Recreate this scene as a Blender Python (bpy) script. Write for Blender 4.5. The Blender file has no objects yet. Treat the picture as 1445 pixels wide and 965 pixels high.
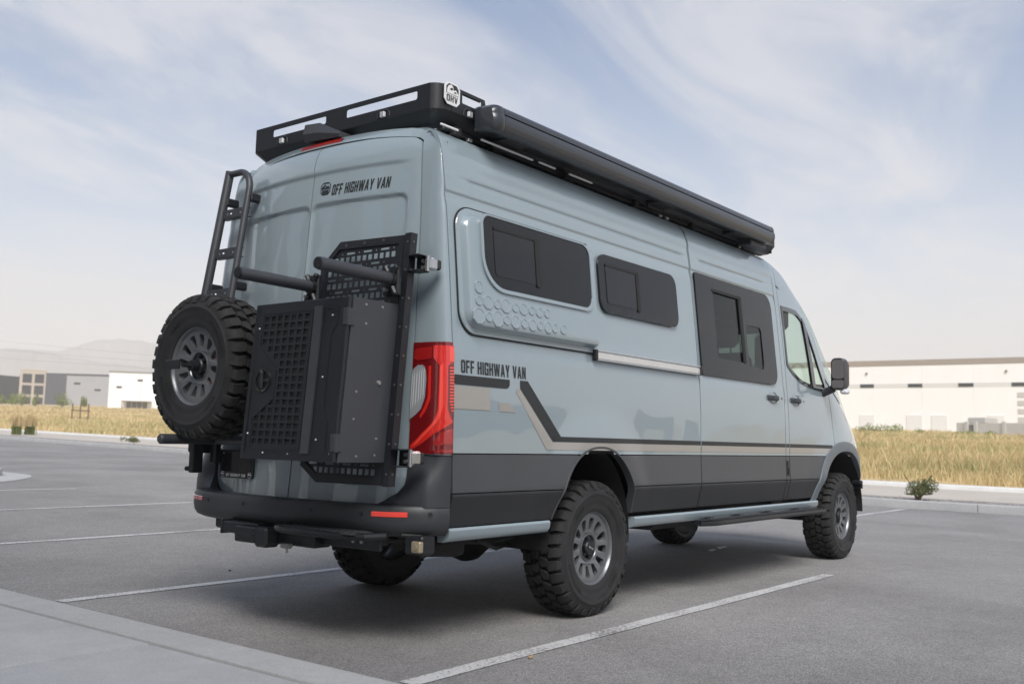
import bpy, bmesh, math, random
import numpy as np
from math import sin, cos, pi, radians, sqrt, atan2
from mathutils import Vector, Matrix
from mathutils.geometry import tessellate_polygon
random.seed(7); RNG = np.random.default_rng(7)
SC = bpy.context.scene
COL = SC.collection

# ---------------------------------------------------------------- camera
cd = bpy.data.cameras.new('camera'); CAM = bpy.data.objects.new('camera', cd); COL.objects.link(CAM)
yaw, pit, rol = radians(37.9231), radians(5.7343), radians(1.3963)
f_ = Vector((cos(pit)*cos(yaw), cos(pit)*sin(yaw), sin(pit)))
r0 = Vector((sin(yaw), -cos(yaw), 0)); u0 = r0.cross(f_)
r_ = cos(rol)*r0 + sin(rol)*u0; u_ = -sin(rol)*r0 + cos(rol)*u0
CAM.matrix_world = Matrix(((r_.x, u_.x, -f_.x, -5.0737), (r_.y, u_.y, -f_.y, -4.2448), (r_.z, u_.z, -f_.z, 1.0374), (0, 0, 0, 1)))
cd.sensor_width = 36; cd.lens = 36*1382.8/1445; cd.clip_start = .05; cd.clip_end = 12000
cd.dof.use_dof = True; cd.dof.focus_distance = 6.2; cd.dof.aperture_fstop = 3.2
SC.camera = CAM

# ---------------------------------------------------------------- world and sun
SUN_EL, SUN_AZ = radians(46), radians(224)      # direction to the sun: high behind the camera's right shoulder, spread wide by the smoke
W = bpy.data.worlds.new('World'); SC.world = W; W.use_nodes = True
nt = W.node_tree; nt.nodes.clear()
def N(t, typ, **kw):
    n = t.nodes.new(typ)
    for k, v in kw.items(): setattr(n, k, v)
    return n
def L(t, a, b): t.links.new(a, b)
def ramp(t, fac, stops, interp='LINEAR'):
    n = N(t, 'ShaderNodeValToRGB'); n.color_ramp.interpolation = interp
    e = n.color_ramp.elements
    while len(e) > 1: e.remove(e[-1])
    for i, (p, c) in enumerate(stops):
        q = e[0] if i == 0 else e.new(p)
        q.position = p; q.color = (*c, 1) if len(c) == 3 else c
    if fac is not None: L(t, fac, n.inputs[0])
    return n
def mth(t, op, a, b=None, c=None, clamp=False):
    n = N(t, 'ShaderNodeMath', operation=op, use_clamp=clamp)
    for i, v in enumerate((a, b, c)):
        if v is None: continue
        if isinstance(v, (int, float)): n.inputs[i].default_value = v
        else: L(t, v, n.inputs[i])
    return n.outputs[0]
def mixc(t, fac, a, b, typ='MIX'):
    n = N(t, 'ShaderNodeMix', data_type='RGBA', blend_type=typ)
    for s, v in ((0, fac), (6, a), (7, b)):
        if isinstance(v, (int, float)): n.inputs[s].default_value = v
        elif isinstance(v, tuple): n.inputs[s].default_value = (*v, 1)
        else: L(t, v, n.inputs[s])
    return n.outputs[2]
SKY_K = 0.05
sky = N(nt, 'ShaderNodeTexSky', sky_type='NISHITA', sun_disc=False, sun_elevation=SUN_EL, sun_rotation=pi/2 - SUN_AZ, altitude=1300, air_density=1.0, dust_density=2.6, ozone_density=1.4)
tc = N(nt, 'ShaderNodeTexCoord')
sep = N(nt, 'ShaderNodeSeparateXYZ'); L(nt, tc.outputs['Generated'], sep.inputs[0])
up = sep.outputs[2]
# thin cirrus: the view direction projected on a flat cloud layer, stretched noise
zc = mth(nt, 'MAXIMUM', up, .02)
px = mth(nt, 'DIVIDE', sep.outputs[0], mth(nt, 'ADD', zc, .08)); py = mth(nt, 'DIVIDE', sep.outputs[1], mth(nt, 'ADD', zc, .08))
cmb = N(nt, 'ShaderNodeCombineXYZ'); L(nt, px, cmb.inputs[0]); L(nt, py, cmb.inputs[1])
mp = N(nt, 'ShaderNodeMapping'); mp.inputs['Rotation'].default_value = (0, 0, radians(-28)); mp.inputs['Scale'].default_value = (.55, 1.25, 1); mp.inputs['Location'].default_value = (3.7, 1.6, 0)
L(nt, cmb.outputs[0], mp.inputs[0])
n1 = N(nt, 'ShaderNodeTexNoise'); n1.inputs['Scale'].default_value = 1.35; n1.inputs['Detail'].default_value = 11; n1.inputs['Roughness'].default_value = .63; n1.inputs['Distortion'].default_value = 1.1
L(nt, mp.outputs[0], n1.inputs['Vector'])
n2 = N(nt, 'ShaderNodeTexNoise'); n2.inputs['Scale'].default_value = .45; n2.inputs['Detail'].default_value = 3
L(nt, mp.outputs[0], n2.inputs['Vector'])
cl = mth(nt, 'ADD', mth(nt, 'MULTIPLY', n1.outputs[0], .75), mth(nt, 'MULTIPLY', n2.outputs[0], .55))
cloud = ramp(nt, cl, [(.57, (0, 0, 0)), (.66, (.40, .40, .40)), (.76, (1, 1, 1))]).outputs[0]
skyc = mixc(nt, 1.0, sky.outputs[0], (SKY_K*1.08, SKY_K*1.02, SKY_K*1.02), 'MULTIPLY')
# smoke haze low over the horizon, all the way round
hz = ramp(nt, up, [(0, (.95,)*3), (.10, (.85,)*3), (.22, (.65,)*3), (.45, (.45,)*3), (.8, (.3,)*3)]).outputs[0]
hcol = ramp(nt, up, [(0, (.50, .415, .355)), (.05, (.43, .37, .33)), (.10, (.35, .335, .322)), (.18, (.275, .30, .335)), (.30, (.165, .213, .285)), (.42, (.095, .148, .242)), (.7, (.11, .16, .25))]).outputs[0]
skyh = mixc(nt, hz, skyc, hcol)
skyf = mixc(nt, mth(nt, 'MULTIPLY', cloud, .62), skyh, (.315, .312, .32))
bg = N(nt, 'ShaderNodeBackground'); bg.inputs[1].default_value = 1.0
L(nt, skyf, bg.inputs[0])
wo = N(nt, 'ShaderNodeOutputWorld'); L(nt, bg.outputs[0], wo.inputs[0])
sl = bpy.data.lights.new('sun', 'SUN'); sl.energy = 1.5; sl.angle = radians(30); sl.color = (1, .965, .92)
SUN = bpy.data.objects.new('sun', sl); COL.objects.link(SUN)
sd = Vector((cos(SUN_EL)*cos(SUN_AZ), cos(SUN_EL)*sin(SUN_AZ), sin(SUN_EL)))
SUN.rotation_euler = sd.to_track_quat('Z', 'Y').to_euler(); SUN.location = sd*60
SC.view_settings.view_transform = 'Standard'; SC.view_settings.look = 'None'; SC.view_settings.gamma = 1
SC.view_settings.exposure = 1.42
SC.cycles.max_bounces = 8; SC.cycles.transparent_max_bounces = 12; SC.cycles.volume_bounces = 2

# ---------------------------------------------------------------- helpers
def tag(o, label=None, cat=None, group=None, kind=None):
    for k, v in (('label', label), ('category', cat), ('group', group), ('kind', kind)):
        if v: o[k] = v
    return o
def empty(name, loc=(0, 0, 0), rot=(0, 0, 0), parent=None):
    o = bpy.data.objects.new(name, None); o.location = loc; o.rotation_euler = rot; o.empty_display_size = .2
    COL.objects.link(o); o.parent = parent; return o
def dup(o, parent=None):
    c = o.copy(); COL.objects.link(c); c.parent = parent
    for ch in list(o.children): dup(ch, c)
    return c
class MB:
    def __init__(s): s.v = []; s.f = []; s.m = []
    def add(s, v, f, mi=0):
        o = len(s.v); s.v += [tuple(p) for p in v]; s.f += [[i+o for i in q] for q in f]; s.m += [mi]*len(f); return s
    def box(s, c, d, ch=0.0, rot=None, mi=0):
        x, y, z = d[0]/2, d[1]/2, d[2]/2
        ch = min(ch, x*.9, y*.9, z*.9)
        if ch <= 0:
            v = [(a*x, b*y, e*z) for a in (-1, 1) for b in (-1, 1) for e in (-1, 1)]
            f = [(0, 1, 3, 2), (4, 6, 7, 5), (0, 4, 5, 1), (2, 3, 7, 6), (0, 2, 6, 4), (1, 5, 7, 3)]
        else:
            v = []; ix = {}
            for a in (-1, 1):
                for b in (-1, 1):
                    for e in (-1, 1):
                        for k in range(3):
                            p = [a*(x-ch), b*(y-ch), e*(z-ch)]; p[k] = (a, b, e)[k]*(x, y, z)[k]
                            ix[(a, b, e, k)] = len(v); v.append(tuple(p))
            f = []
            for k in range(3):
                i, j = [(1, 2), (2, 0), (0, 1)][k]
                for sg in (-1, 1):
                    q = []
                    for (p1, p2) in ((-1, -1), (1, -1), (1, 1), (-1, 1)):
                        key = [0, 0, 0]; key[k] = sg; key[i] = p1; key[j] = p2; q.append(ix[(*key, k)])
                    f.append(q if sg > 0 else q[::-1])
            for k in range(3):
                i, j = [(1, 2), (2, 0), (0, 1)][k]
                for p1 in (-1, 1):
                    for p2 in (-1, 1):
                        a = [0, 0, 0]; a[i] = p1; a[j] = p2; a[k] = -1; b = list(a); b[k] = 1
                        f.append([ix[(*a, i)], ix[(*b, i)], ix[(*b, j)], ix[(*a, j)]])
            for a in (-1, 1):
                for b in (-1, 1):
                    for e in (-1, 1): f.append([ix[(a, b, e, 0)], ix[(a, b, e, 1)], ix[(a, b, e, 2)]])
        c = Vector(c)
        if rot is not None:
            R = rot if isinstance(rot, Matrix) else Matrix.Rotation(rot[1], 3, rot[0])
            v = [c + R @ Vector(p) for p in v]
        else: v = [c + Vector(p) for p in v]
        return s.add(v, f, mi)
    def tube(s, pts, r, n=10, caps=True, mi=0, sy=1.0):
        pts = [Vector(p) for p in pts]; rr = r if isinstance(r, (list, tuple)) else [r]*len(pts)
        V = []; F = []; prev = None
        for i, p in enumerate(pts):
            d = (pts[min(i+1, len(pts)-1)] - pts[max(i-1, 0)]).normalized()
            if prev is None:
                a = Vector((0, 0, 1)) if abs(d.z) < .9 else Vector((1, 0, 0))
                b = d.cross(a).normalized()
            else:
                b = (prev - d*prev.dot(d)).normalized()
            prev = b; c = d.cross(b)
            for k in range(n):
                t = 2*pi*k/n; V.append(p + (b*cos(t) + c*sin(t)*sy)*rr[i])
        for i in range(len(pts)-1):
            for k in range(n): F.append([i*n+k, i*n+(k+1) % n, (i+1)*n+(k+1) % n, (i+1)*n+k])
        if caps: F.append(list(range(n))[::-1]); F.append([(len(pts)-1)*n+k for k in range(n)])
        return s.add(V, F, mi)
    def lathe(s, prof, n=48, closed=False, mi=0):   # prof: (r, y) about the y axis
        m = len(prof); V = []; F = []
        for k in range(n):
            t = 2*pi*k/n
            for r, y in prof: V.append((r*cos(t), y, r*sin(t)))
        for k in range(n):
            for i in range(m if closed else m-1):
                j = (i+1) % m; F.append([k*m+i, k*m+j, ((k+1) % n)*m+j, ((k+1) % n)*m+i])
        return s.add(V, F, mi)
    def plate(s, loops, mapf, t0, t1=None, mi=0):   # loops of (a,b); mapf(a,b,t) -> 3D; t0 front, t1 back (None = single sheet)
        tris = tessellate_polygon([[Vector((a, b, 0)) for a, b in lp] for lp in loops])
        flat = [p for lp in loops for p in lp]; n = len(flat)
        V = [mapf(a, b, t0) for a, b in flat]; F = [list(t) for t in tris]
        if t1 is not None:
            V += [mapf(a, b, t1) for a, b in flat]; F += [[i+n for i in t][::-1] for t in tris]
            o = 0
            for lp in loops:
                m = len(lp)
                for i in range(m): F.append([o+i, o+(i+1) % m, o+(i+1) % m+n, o+i+n])
                o += m
        return s.add(V, F, mi)
    def grid(s, P, mi=0, wrap=False):                # P[j][i] points
        h, w = len(P), len(P[0])
        V = [p for row in P for p in row]; F = []
        for j in range(h-1):
            for i in range(w if wrap else w-1): F.append([j*w+i, j*w+(i+1) % w, (j+1)*w+(i+1) % w, (j+1)*w+i])
        return s.add(V, F, mi)
    def mesh(s, name, mats, angle=35, fix=True):
        me = bpy.data.meshes.new(name); me.from_pydata(s.v, [], s.f)
        mats = mats if isinstance(mats, (list, tuple)) else [mats]
        for m in mats: me.materials.append(m)
        if len(mats) > 1: me.polygons.foreach_set('material_index', s.m)
        if fix:
            bm = bmesh.new(); bm.from_mesh(me)
            bmesh.ops.recalc_face_normals(bm, faces=bm.faces); bm.to_mesh(me); bm.free()
        me.polygons.foreach_set('use_smooth', [True]*len(me.polygons))
        me.set_sharp_from_angle(angle=radians(angle)); me.update()
        return me
    def build(s, name, mats, parent=None, angle=35, fix=True, loc=None, rot=None):
        o = bpy.data.objects.new(name, s.mesh(name, mats, angle, fix)); COL.objects.link(o); o.parent = parent
        if loc is not None: o.location = loc
        if rot is not None: o.rotation_euler = rot
        return o
def rrect(x0, x1, y0, y1, r, n=5, rs=None):
    r4 = rs or (r, r, r, r); out = []      # corners: bl, br, tr, tl
    for (cx, cy, a0, q) in ((x0+r4[0], y0+r4[0], pi, r4[0]), (x1-r4[1], y0+r4[1], 1.5*pi, r4[1]), (x1-r4[2], y1-r4[2], 0, r4[2]), (x0+r4[3], y1-r4[3], .5*pi, r4[3])):
        if q <= 1e-6: out.append((cx, cy)); continue
        for k in range(n+1): t = a0 + .5*pi*k/n; out.append((cx+q*cos(t), cy+q*sin(t)))
    return out

# ---------------------------------------------------------------- materials
def mat(name, col, rough=.5, metal=0, coat=0, spec=.5, bump=0, bscale=200, var=0, vscale=3, coatr=.04, trans=0, wave=0):
    m = bpy.data.materials.new(name); m.use_nodes = True; t = m.node_tree; b = t.nodes['Principled BSDF']
    b.inputs['Base Color'].default_value = (*col, 1); b.inputs['Roughness'].default_value = rough; b.inputs['Metallic'].default_value = metal
    b.inputs['Coat IOR'].default_value = 1.62; b.inputs['Coat Weight'].default_value = coat; b.inputs['Coat Roughness'].default_value = coatr; b.inputs['Specular IOR Level'].default_value = spec
    b.inputs['Transmission Weight'].default_value = trans
    if wave:                       # the slight waviness of pressed panels, seen in the clear coat
        co = N(t, 'ShaderNodeTexCoord'); n = N(t, 'ShaderNodeTexNoise'); n.inputs['Scale'].default_value = 2.6; n.inputs['Detail'].default_value = 1
        L(t, co.outputs['Object'], n.inputs['Vector']); w_ = N(t, 'ShaderNodeBump'); w_.inputs['Strength'].default_value = wave; w_.inputs['Distance'].default_value = .2
        L(t, n.outputs[0], w_.inputs['Height']); L(t, w_.outputs[0], b.inputs['Coat Normal'])
    if bump or var:
        co = N(t, 'ShaderNodeTexCoord')
        if var:
            n = N(t, 'ShaderNodeTexNoise'); n.inputs['Scale'].default_value = vscale; n.inputs['Detail'].default_value = 8; n.inputs['Roughness'].default_value = .62
            L(t, co.outputs['Object'], n.inputs['Vector'])
            k = ramp(t, n.outputs[0], [(.25, tuple(max(0, c*(1-var)) for c in col)), (.75, tuple(min(1, c*(1+var)) for c in col))])
            L(t, k.outputs[0], b.inputs['Base Color'])
            rr = mth(t, 'ADD', mth(t, 'MULTIPLY', n.outputs[0], .16), rough-.08); L(t, rr, b.inputs['Roughness'])
        if bump:
            n = N(t, 'ShaderNodeTexNoise'); n.inputs['Scale'].default_value = bscale; n.inputs['Detail'].default_value = 4
            L(t, co.outputs['Object'], n.inputs['Vector'])
            bp_ = N(t, 'ShaderNodeBump'); bp_.inputs['Strength'].default_value = bump; bp_.inputs['Distance'].default_value = .002
            L(t, n.outputs[0], bp_.inputs['Height']); L(t, bp_.outputs[0], b.inputs['Normal'])
    return m
M = {}
M['paint'] = mat('blue_grey_paint', (.262, .325, .355), .34, coat=1, coatr=.02, var=.02, vscale=1.5, wave=.05)
M['paint_dark'] = M['paint']
M['clad'] = mat('satin_charcoal_wrap', (.060, .064, .071), .36, bump=.05, bscale=700, var=.08, vscale=4)
M['moulding'] = mat('black_moulding', (.019, .0205, .024), .48, bump=.1, bscale=900, var=.08, vscale=5)
M['awn'] = mat('black_anodised', (.028, .032, .040), .30, coat=.25)
M['flare'] = mat('satin_slate_wrap', (.135, .16, .185), .38, bump=.05, bscale=700, var=.06, vscale=4)
M['plastic'] = mat('dark_grey_plastic', (.036, .039, .044), .46, bump=.12, bscale=900, var=.06, vscale=5)
M['black'] = mat('black_powder_coat', (.011, .0125, .016), .42, bump=.18, bscale=900, var=.12, vscale=6)
M['box'] = mat('charcoal_powder_coat', (.0115, .0135, .0175), .40, bump=.2, bscale=900, var=.1, vscale=4)
M['boxside'] = mat('charcoal_sheet', (.044, .047, .054), .42, bump=.2, bscale=900, var=.1, vscale=4)
M['rubber'] = mat('tyre_rubber', (.021, .021, .022), .62, bump=.3, bscale=350, var=.35, vscale=9, spec=.4)
M['tread'] = mat('dusty_tread', (.027, .0267, .0263), .75, bump=.3, bscale=300, var=.35, vscale=14, spec=.3)
M['groove'] = mat('tyre_groove', (.010, .010, .010), .8)
M['rim'] = mat('gunmetal', (.20, .21, .222), .34, metal=.6, var=.08, vscale=10)
M['dark'] = mat('underbody_black', (.012, .012, .013), .7, var=.3, vscale=8)
M['void'] = mat('interior_dark', (.018, .018, .019), .8)
M['chrome'] = mat('bright_metal', (.55, .56, .57), .22, metal=1)
M['steel'] = mat('zinc_steel', (.38, .38, .37), .38, metal=.9, var=.2, vscale=20)
M['alu'] = mat('anodised_aluminium', (.80, .80, .79), .38, metal=.75, var=.05, vscale=20)
M['gloss'] = mat('black_gloss_trim', (.012, .012, .013), .12, coat=.5)
M['glass'] = mat('tinted_glass', (.006, .006, .007), .03, spec=.5)
M['glass2'] = mat('frit_glass', (.008, .008, .009), .05, spec=.42)
M['decal'] = mat('black_vinyl', (.018, .02, .022), .45)
M['tan'] = mat('taupe_vinyl', (.37, .352, .325), .38, metal=.25, coat=.4)
M['white'] = mat('white_print', (.8, .8, .8), .5)
M['lamplens'] = mat('grey_lamp_lens', (.30, .31, .33), .1, coat=1)
M['bolt'] = mat('dark_bolt', (.16, .16, .165), .4, metal=.6)
M['whitelens'] = mat('clear_lens', (.75, .76, .78), .12, coat=1)
M['amber'] = mat('amber_lens', (.75, .25, .06), .2, coat=1)
M['redlens'] = mat('red_lens', (.66, .022, .016), .13, coat=1, coatr=.02)
M['redlens2'] = mat('bright_red_lens', (.90, .075, .05), .2, coat=1, coatr=.02)
M['redlens3'] = mat('dark_red_lens', (.16, .006, .008), .1, coat=1, coatr=.02)
M['redlens4'] = mat('mid_red_lens', (.34, .012, .012), .12, coat=1, coatr=.02)
M['ribglass'] = mat('rib_lens', (.66, .68, .70), .1, coat=1)
M['mirror'] = mat('mirror_glass', (.85, .87, .88), .02, metal=1)
M['seat'] = mat('seat_fabric', (.013, .013, .014), .8)
M['skin_tan'] = mat('lining_grey', (.03, .03, .032), .8)
def clear_glass(name, tint, alpha):
    m = bpy.data.materials.new(name); m.use_nodes = True; t = m.node_tree; t.nodes.clear()
    o = N(t, 'ShaderNodeOutputMaterial'); a = N(t, 'ShaderNodeBsdfTransparent'); a.inputs[0].default_value = (*tint, 1)
    g = N(t, 'ShaderNodeBsdfGlossy'); g.inputs['Roughness'].default_value = .02
    lw = N(t, 'ShaderNodeLayerWeight'); lw.inputs[0].default_value = .5; fr_ = mth(t, 'ADD', mth(t, 'MULTIPLY', mth(t, 'POWER', lw.outputs['Facing'], 5), .9), .045)
    mx = N(t, 'ShaderNodeMixShader'); L(t, fr_, mx.inputs[0]); L(t, a.outputs[0], mx.inputs[1]); L(t, g.outputs[0], mx.inputs[2]); L(t, mx.outputs[0], o.inputs[0])
    return m
M['cabglass'] = clear_glass('cab_glass', (.80, .90, .85), 1)
M['privacy'] = clear_glass('privacy_glass', (.34, .40, .37), 1)

def ground_mat(name, c0, c1, scales, bump, speck=None, rough=.9, stain=None):
    """stone or soil: broad patches, middle noise, fine grains"""
    m = bpy.data.materials.new(name); m.use_nodes = True; t = m.node_tree; b = t.nodes['Principled BSDF']; b.inputs['Roughness'].default_value = rough
    co = N(t, 'ShaderNodeTexCoord')
    n1 = N(t, 'ShaderNodeTexNoise'); n1.inputs['Scale'].default_value = scales[0]; n1.inputs['Detail'].default_value = 6; n1.inputs['Roughness'].default_value = .6
    n2 = N(t, 'ShaderNodeTexNoise'); n2.inputs['Scale'].default_value = scales[1]; n2.inputs['Detail'].default_value = 5; n2.inputs['Roughness'].default_value = .7
    for n in (n1, n2): L(t, co.outputs['Object'], n.inputs['Vector'])
    f = mth(t, 'ADD', mth(t, 'MULTIPLY', n1.outputs[0], .6), mth(t, 'MULTIPLY', n2.outputs[0], .4))
    k = ramp(t, f, [(.33, c0), (.67, c1)]); out = k.outputs[0]; h = n2.outputs[0]
    if speck:
        v = N(t, 'ShaderNodeTexVoronoi'); v.inputs['Scale'].default_value = speck[0]; L(t, co.outputs['Object'], v.inputs['Vector'])
        sp = ramp(t, v.outputs['Color'], [(0, (1-speck[1],)*3), (.5, (1,)*3), (1, (1+speck[1]*1.2,)*3)])
        out = mixc(t, 1.0, out, sp.outputs[0], 'MULTIPLY'); h = mth(t, 'ADD', mth(t, 'MULTIPLY', v.outputs['Distance'], -1.2), n2.outputs[0])
    if stain:                      # old oil drips and patches
        n3 = N(t, 'ShaderNodeTexNoise'); n3.inputs['Scale'].default_value = stain[0]; n3.inputs['Detail'].default_value = 5; n3.inputs['Distortion'].default_value = .6; L(t, co.outputs['Object'], n3.inputs['Vector'])
        v3 = N(t, 'ShaderNodeTexVoronoi'); v3.inputs['Scale'].default_value = stain[1]; v3.inputs['Randomness'].default_value = 1; L(t, co.outputs['Object'], v3.inputs['Vector'])
        d3 = mth(t, 'ADD', v3.outputs['Distance'], mth(t, 'MULTIPLY', n2.outputs[0], .12))
        out = mixc(t, 1.0, out, ramp(t, n3.outputs[0], [(.36, (1-stain[2],)*3), (.52, (1, 1, 1)), (.70, (1+stain[2]*.6,)*3)]).outputs[0], 'MULTIPLY')
        out = mixc(t, 1.0, out, ramp(t, d3, [(.07, (1-stain[3],)*3), (.13, (1, 1, 1))]).outputs[0], 'MULTIPLY')
    L(t, out, b.inputs['Base Color'])
    bp_ = N(t, 'ShaderNodeBump'); bp_.inputs['Strength'].default_value = bump; bp_.inputs['Distance'].default_value = .004
    L(t, h, bp_.inputs['Height']); L(t, bp_.outputs[0], b.inputs['Normal'])
    return m
M['asphalt'] = ground_mat('asphalt', (.205, .199, .195), (.287, .279, .272), (.35, 6), .7, (150, .42), .85, (.5, .8, .16, .30))
M['concrete'] = ground_mat('concrete', (.37, .38, .385), (.49, .49, .485), (.8, 9), .3, (260, .14), .85, (1.3, 1.1, .08, .12))
M['kerbcon'] = ground_mat('kerb_concrete', (.36, .365, .365), (.47, .47, .46), (1.5, 14), .25, (200, .12), .85)
M['sunlitkerb'] = ground_mat('sunlit_kerb', (.62, .62, .60), (.74, .73, .70), (1, 8), .15, None, .85)  # paler than the near kerb: distant sunlight put into the colour
M['roadtan'] = ground_mat('sunlit_asphalt', (.44, .40, .35), (.54, .49, .43), (.3, 5), .3, None, .9)  # road lightened as if sunlit, in the colour itself
M['gravel'] = ground_mat('gravel_stones', (.17, .16, .15), (.34, .32, .30), (3, 40), .9, (40, .5), .9)
M['soil'] = ground_mat('dry_field_soil', (.42, .32, .17), (.60, .47, .26), (.06, 1.2), .6, None, .95)  # field colour raised to look sunlit
M['earth'] = ground_mat('dry_plain', (.22, .18, .10), (.32, .27, .16), (.004, .05), .3, None, .95)
M['hill'] = ground_mat('hill_scrub', (.30, .28, .25), (.40, .37, .33), (.004, .02), .3, None, .95)
def paint_line(name):
    m = bpy.data.materials.new(name); m.use_nodes = True; t = m.node_tree; b = t.nodes['Principled BSDF']; b.inputs['Roughness'].default_value = .7
    co = N(t, 'ShaderNodeTexCoord'); n = N(t, 'ShaderNodeTexNoise'); n.inputs['Scale'].default_value = 55; n.inputs['Detail'].default_value = 6; n.inputs['Roughness'].default_value = .75
    L(t, co.outputs['Object'], n.inputs['Vector'])
    n2 = N(t, 'ShaderNodeTexNoise'); n2.inputs['Scale'].default_value = 1.6; L(t, co.outputs['Object'], n2.inputs['Vector'])
    k = ramp(t, mth(t, 'ADD', mth(t, 'MULTIPLY', n.outputs[0], .7), mth(t, 'MULTIPLY', n2.outputs[0], .3)), [(.42, (.19, .185, .185)), (.50, (.56, .56, .56))])
    L(t, k.outputs[0], b.inputs['Base Color']); return m
M['line'] = paint_line('worn_white_paint')
def pchip(xs,ys):
    n=len(xs);h=[xs[i+1]-xs[i] for i in range(n-1)];d=[(ys[i+1]-ys[i])/h[i] for i in range(n-1)]
    m=[0]*n;m[0]=d[0];m[-1]=d[-1]
    for i in range(1,n-1):
        if d[i-1]*d[i]<=0:m[i]=0
        else:
            a=2*h[i]+h[i-1];b=h[i]+2*h[i-1];m[i]=(a+b)/(a/d[i-1]+b/d[i])
    def f(x):
        if x<=xs[0]:return ys[0]
        if x>=xs[-1]:return ys[-1]
        lo,hi=0,n-1
        while hi-lo>1:
            k=(lo+hi)//2
            if xs[k]<=x:lo=k
            else:hi=k
        t=(x-xs[lo])/h[lo];t2=t*t;t3=t2*t
        return (2*t3-3*t2+1)*ys[lo]+(t3-2*t2+t)*h[lo]*m[lo]+(3*t2-2*t3)*ys[lo+1]+(t3-t2)*h[lo]*m[lo+1]
    return f
def tab(s):
    a=[tuple(map(float,p.split(':'))) for p in s.split()]
    return pchip([p[0] for p in a],[p[1] for p in a])
YP=tab('.45:.94 .50:.955 .56:.958 .60:.972 .70:.996 .758:1.010 .765:1.006 .772:1.0115 .80:1.010 .965:1.003 1.2:1.0 1.4:.990 1.55:.980 1.85:.953 2.2:.916 2.33:.900 2.45:.882 2.53:.868 2.60:.845 2.66:.80 2.70:.72 2.725:.60 2.74:.40 2.75:0')
HX=tab('2.4:2.75 2.8:2.745 3.1:2.70 3.42:2.55 3.76:2.35 4.02:2.12 4.2:1.96 4.5:1.70 4.7:1.52 4.9:1.43 5.1:1.33 5.22:1.2 5.3:1.05')
WX=tab('3.9:1 4.3:.992 4.6:.968 4.8:.935 5.0:.86 5.15:.75 5.25:.56 5.3:.3')
def Y(x,z):
    H=HX(x); zm=z if z<1 else 1+(z-1)*1.75/max(H-1,.03)
    return WX(x)*YP(zm)
# ---------------------------------------------------------------- the setting
def sp_(t, w=2.): return t if t > w else (0 if t < -w else (t+w)**2/(4*w))
def G(x, y):
    d1 = x-13.4-.09*y
    return .0125*sp_(y-3.0) + .012*max(0, d1) + .014*max(0, d1-8) + .012*max(0, y-100)
def KX(y): return 13.3+.09*y
def K2(y): return 20.5+.10*y
ys_all = [-300, -200, -120, -80, -50, -30, -20, -12, -6, -3, 0, 1, 2, 3, 4, 5, 7, 10, 15, 20, 30, 45, 60, 80, 100, 102, 130, 200, 300, 420]
def sheet(name, xa, xb, nx, dz, m, kind='structure', ys=ys_all, fx=None):
    b = MB(); P = []
    for y in ys:
        a, c = xa(y), xb(y)
        P.append([(a+(c-a)*((i/nx)**(fx or 1)), y, G(a+(c-a)*((i/nx)**(fx or 1)), y)+dz) for i in range(nx+1)])
    return tag(b.grid(P).build(name, m, angle=60), kind=kind)
sheet('parking_lot', lambda y: -2.36, lambda y: KX(y)+.05, 30, 0, M['asphalt'])
# wide base plain out to the horizon
b = MB(); R_ = [0, 150, 420, 900, 1800, 3300]; P = []
for r in R_:
    row = []
    for k in range(48):
        t = 2*pi*k/48; x, y = 60+r*cos(t), 60+r*sin(t)
        zz = -.6 if r < 400 else (2.0 if r < 800 else 6.0)
        row.append((x, y, zz-.0))
    P.append(row)
tag(b.grid(P, wrap=True).build('plain', M['earth']), kind='structure')
# near kerb and sidewalk slabs (top .14 above the asphalt)
sw = empty('sidewalk'); tag(sw, kind='structure')
KB = MB(); 
prof = [(-2.36, -.05), (-2.36, .118), (-2.364, .130), (-2.375, .138), (-2.392, .14), (-2.595, .14), (-2.598, .132), (-2.598, -.05)]
yy = [-60, -40, -20, -10, -5, -2, 0, 1, 2, 3, 4, 6, 8, 12, 18, 26, 40, 60]
for (ya, yb) in ((-60, -3.412), (-3.40, 2.594), (2.606, 60)):
    yl = [ya]+[q for q in yy if ya < q < yb]+[yb]
    KB.grid([[(x, y, z+G(x, y)) for x, z in prof] for y in yl])
KB.build('kerb', M['kerbcon'], sw, angle=50)
def slab(x0, x1, y0, y1):
    b = MB(); g = .009; c = .010
    zt = .137+random.uniform(-.002, .002)
    def ring(i, z): return [(x0+g+i, y0+g+i, z+G(x0, y0)), (x1-g-i, y0+g+i, z+G(x1, y0)), (x1-g-i, y1-g-i, z+G(x1, y1)), (x0+g+i, y1-g-i, z+G(x0, y1))]
    v = ring(0, -.05)+ring(0, zt-c)+ring(c*.4, zt-c*.3)+ring(c*1.4, zt)
    f = [[k*4+i, k*4+(i+1) % 4, (k+1)*4+(i+1) % 4, (k+1)*4+i] for k in range(3) for i in range(4)]+[[12, 13, 14, 15]]
    b.add(v, f); return b.build('slab', M['concrete'], sw, angle=50)
for j in range(-5, 8):
    for i in range(4):
        slab(-2.60-1.62*(i+1), -2.60-1.62*i, -.404+1.5*j, -.404+1.5*(j+1))
b = MB(); b.box((-4.5, 0, -.02), (4.2, 120, .2)); tag(b.build('sidewalk_base', M['kerbcon']), kind='structure')
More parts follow.
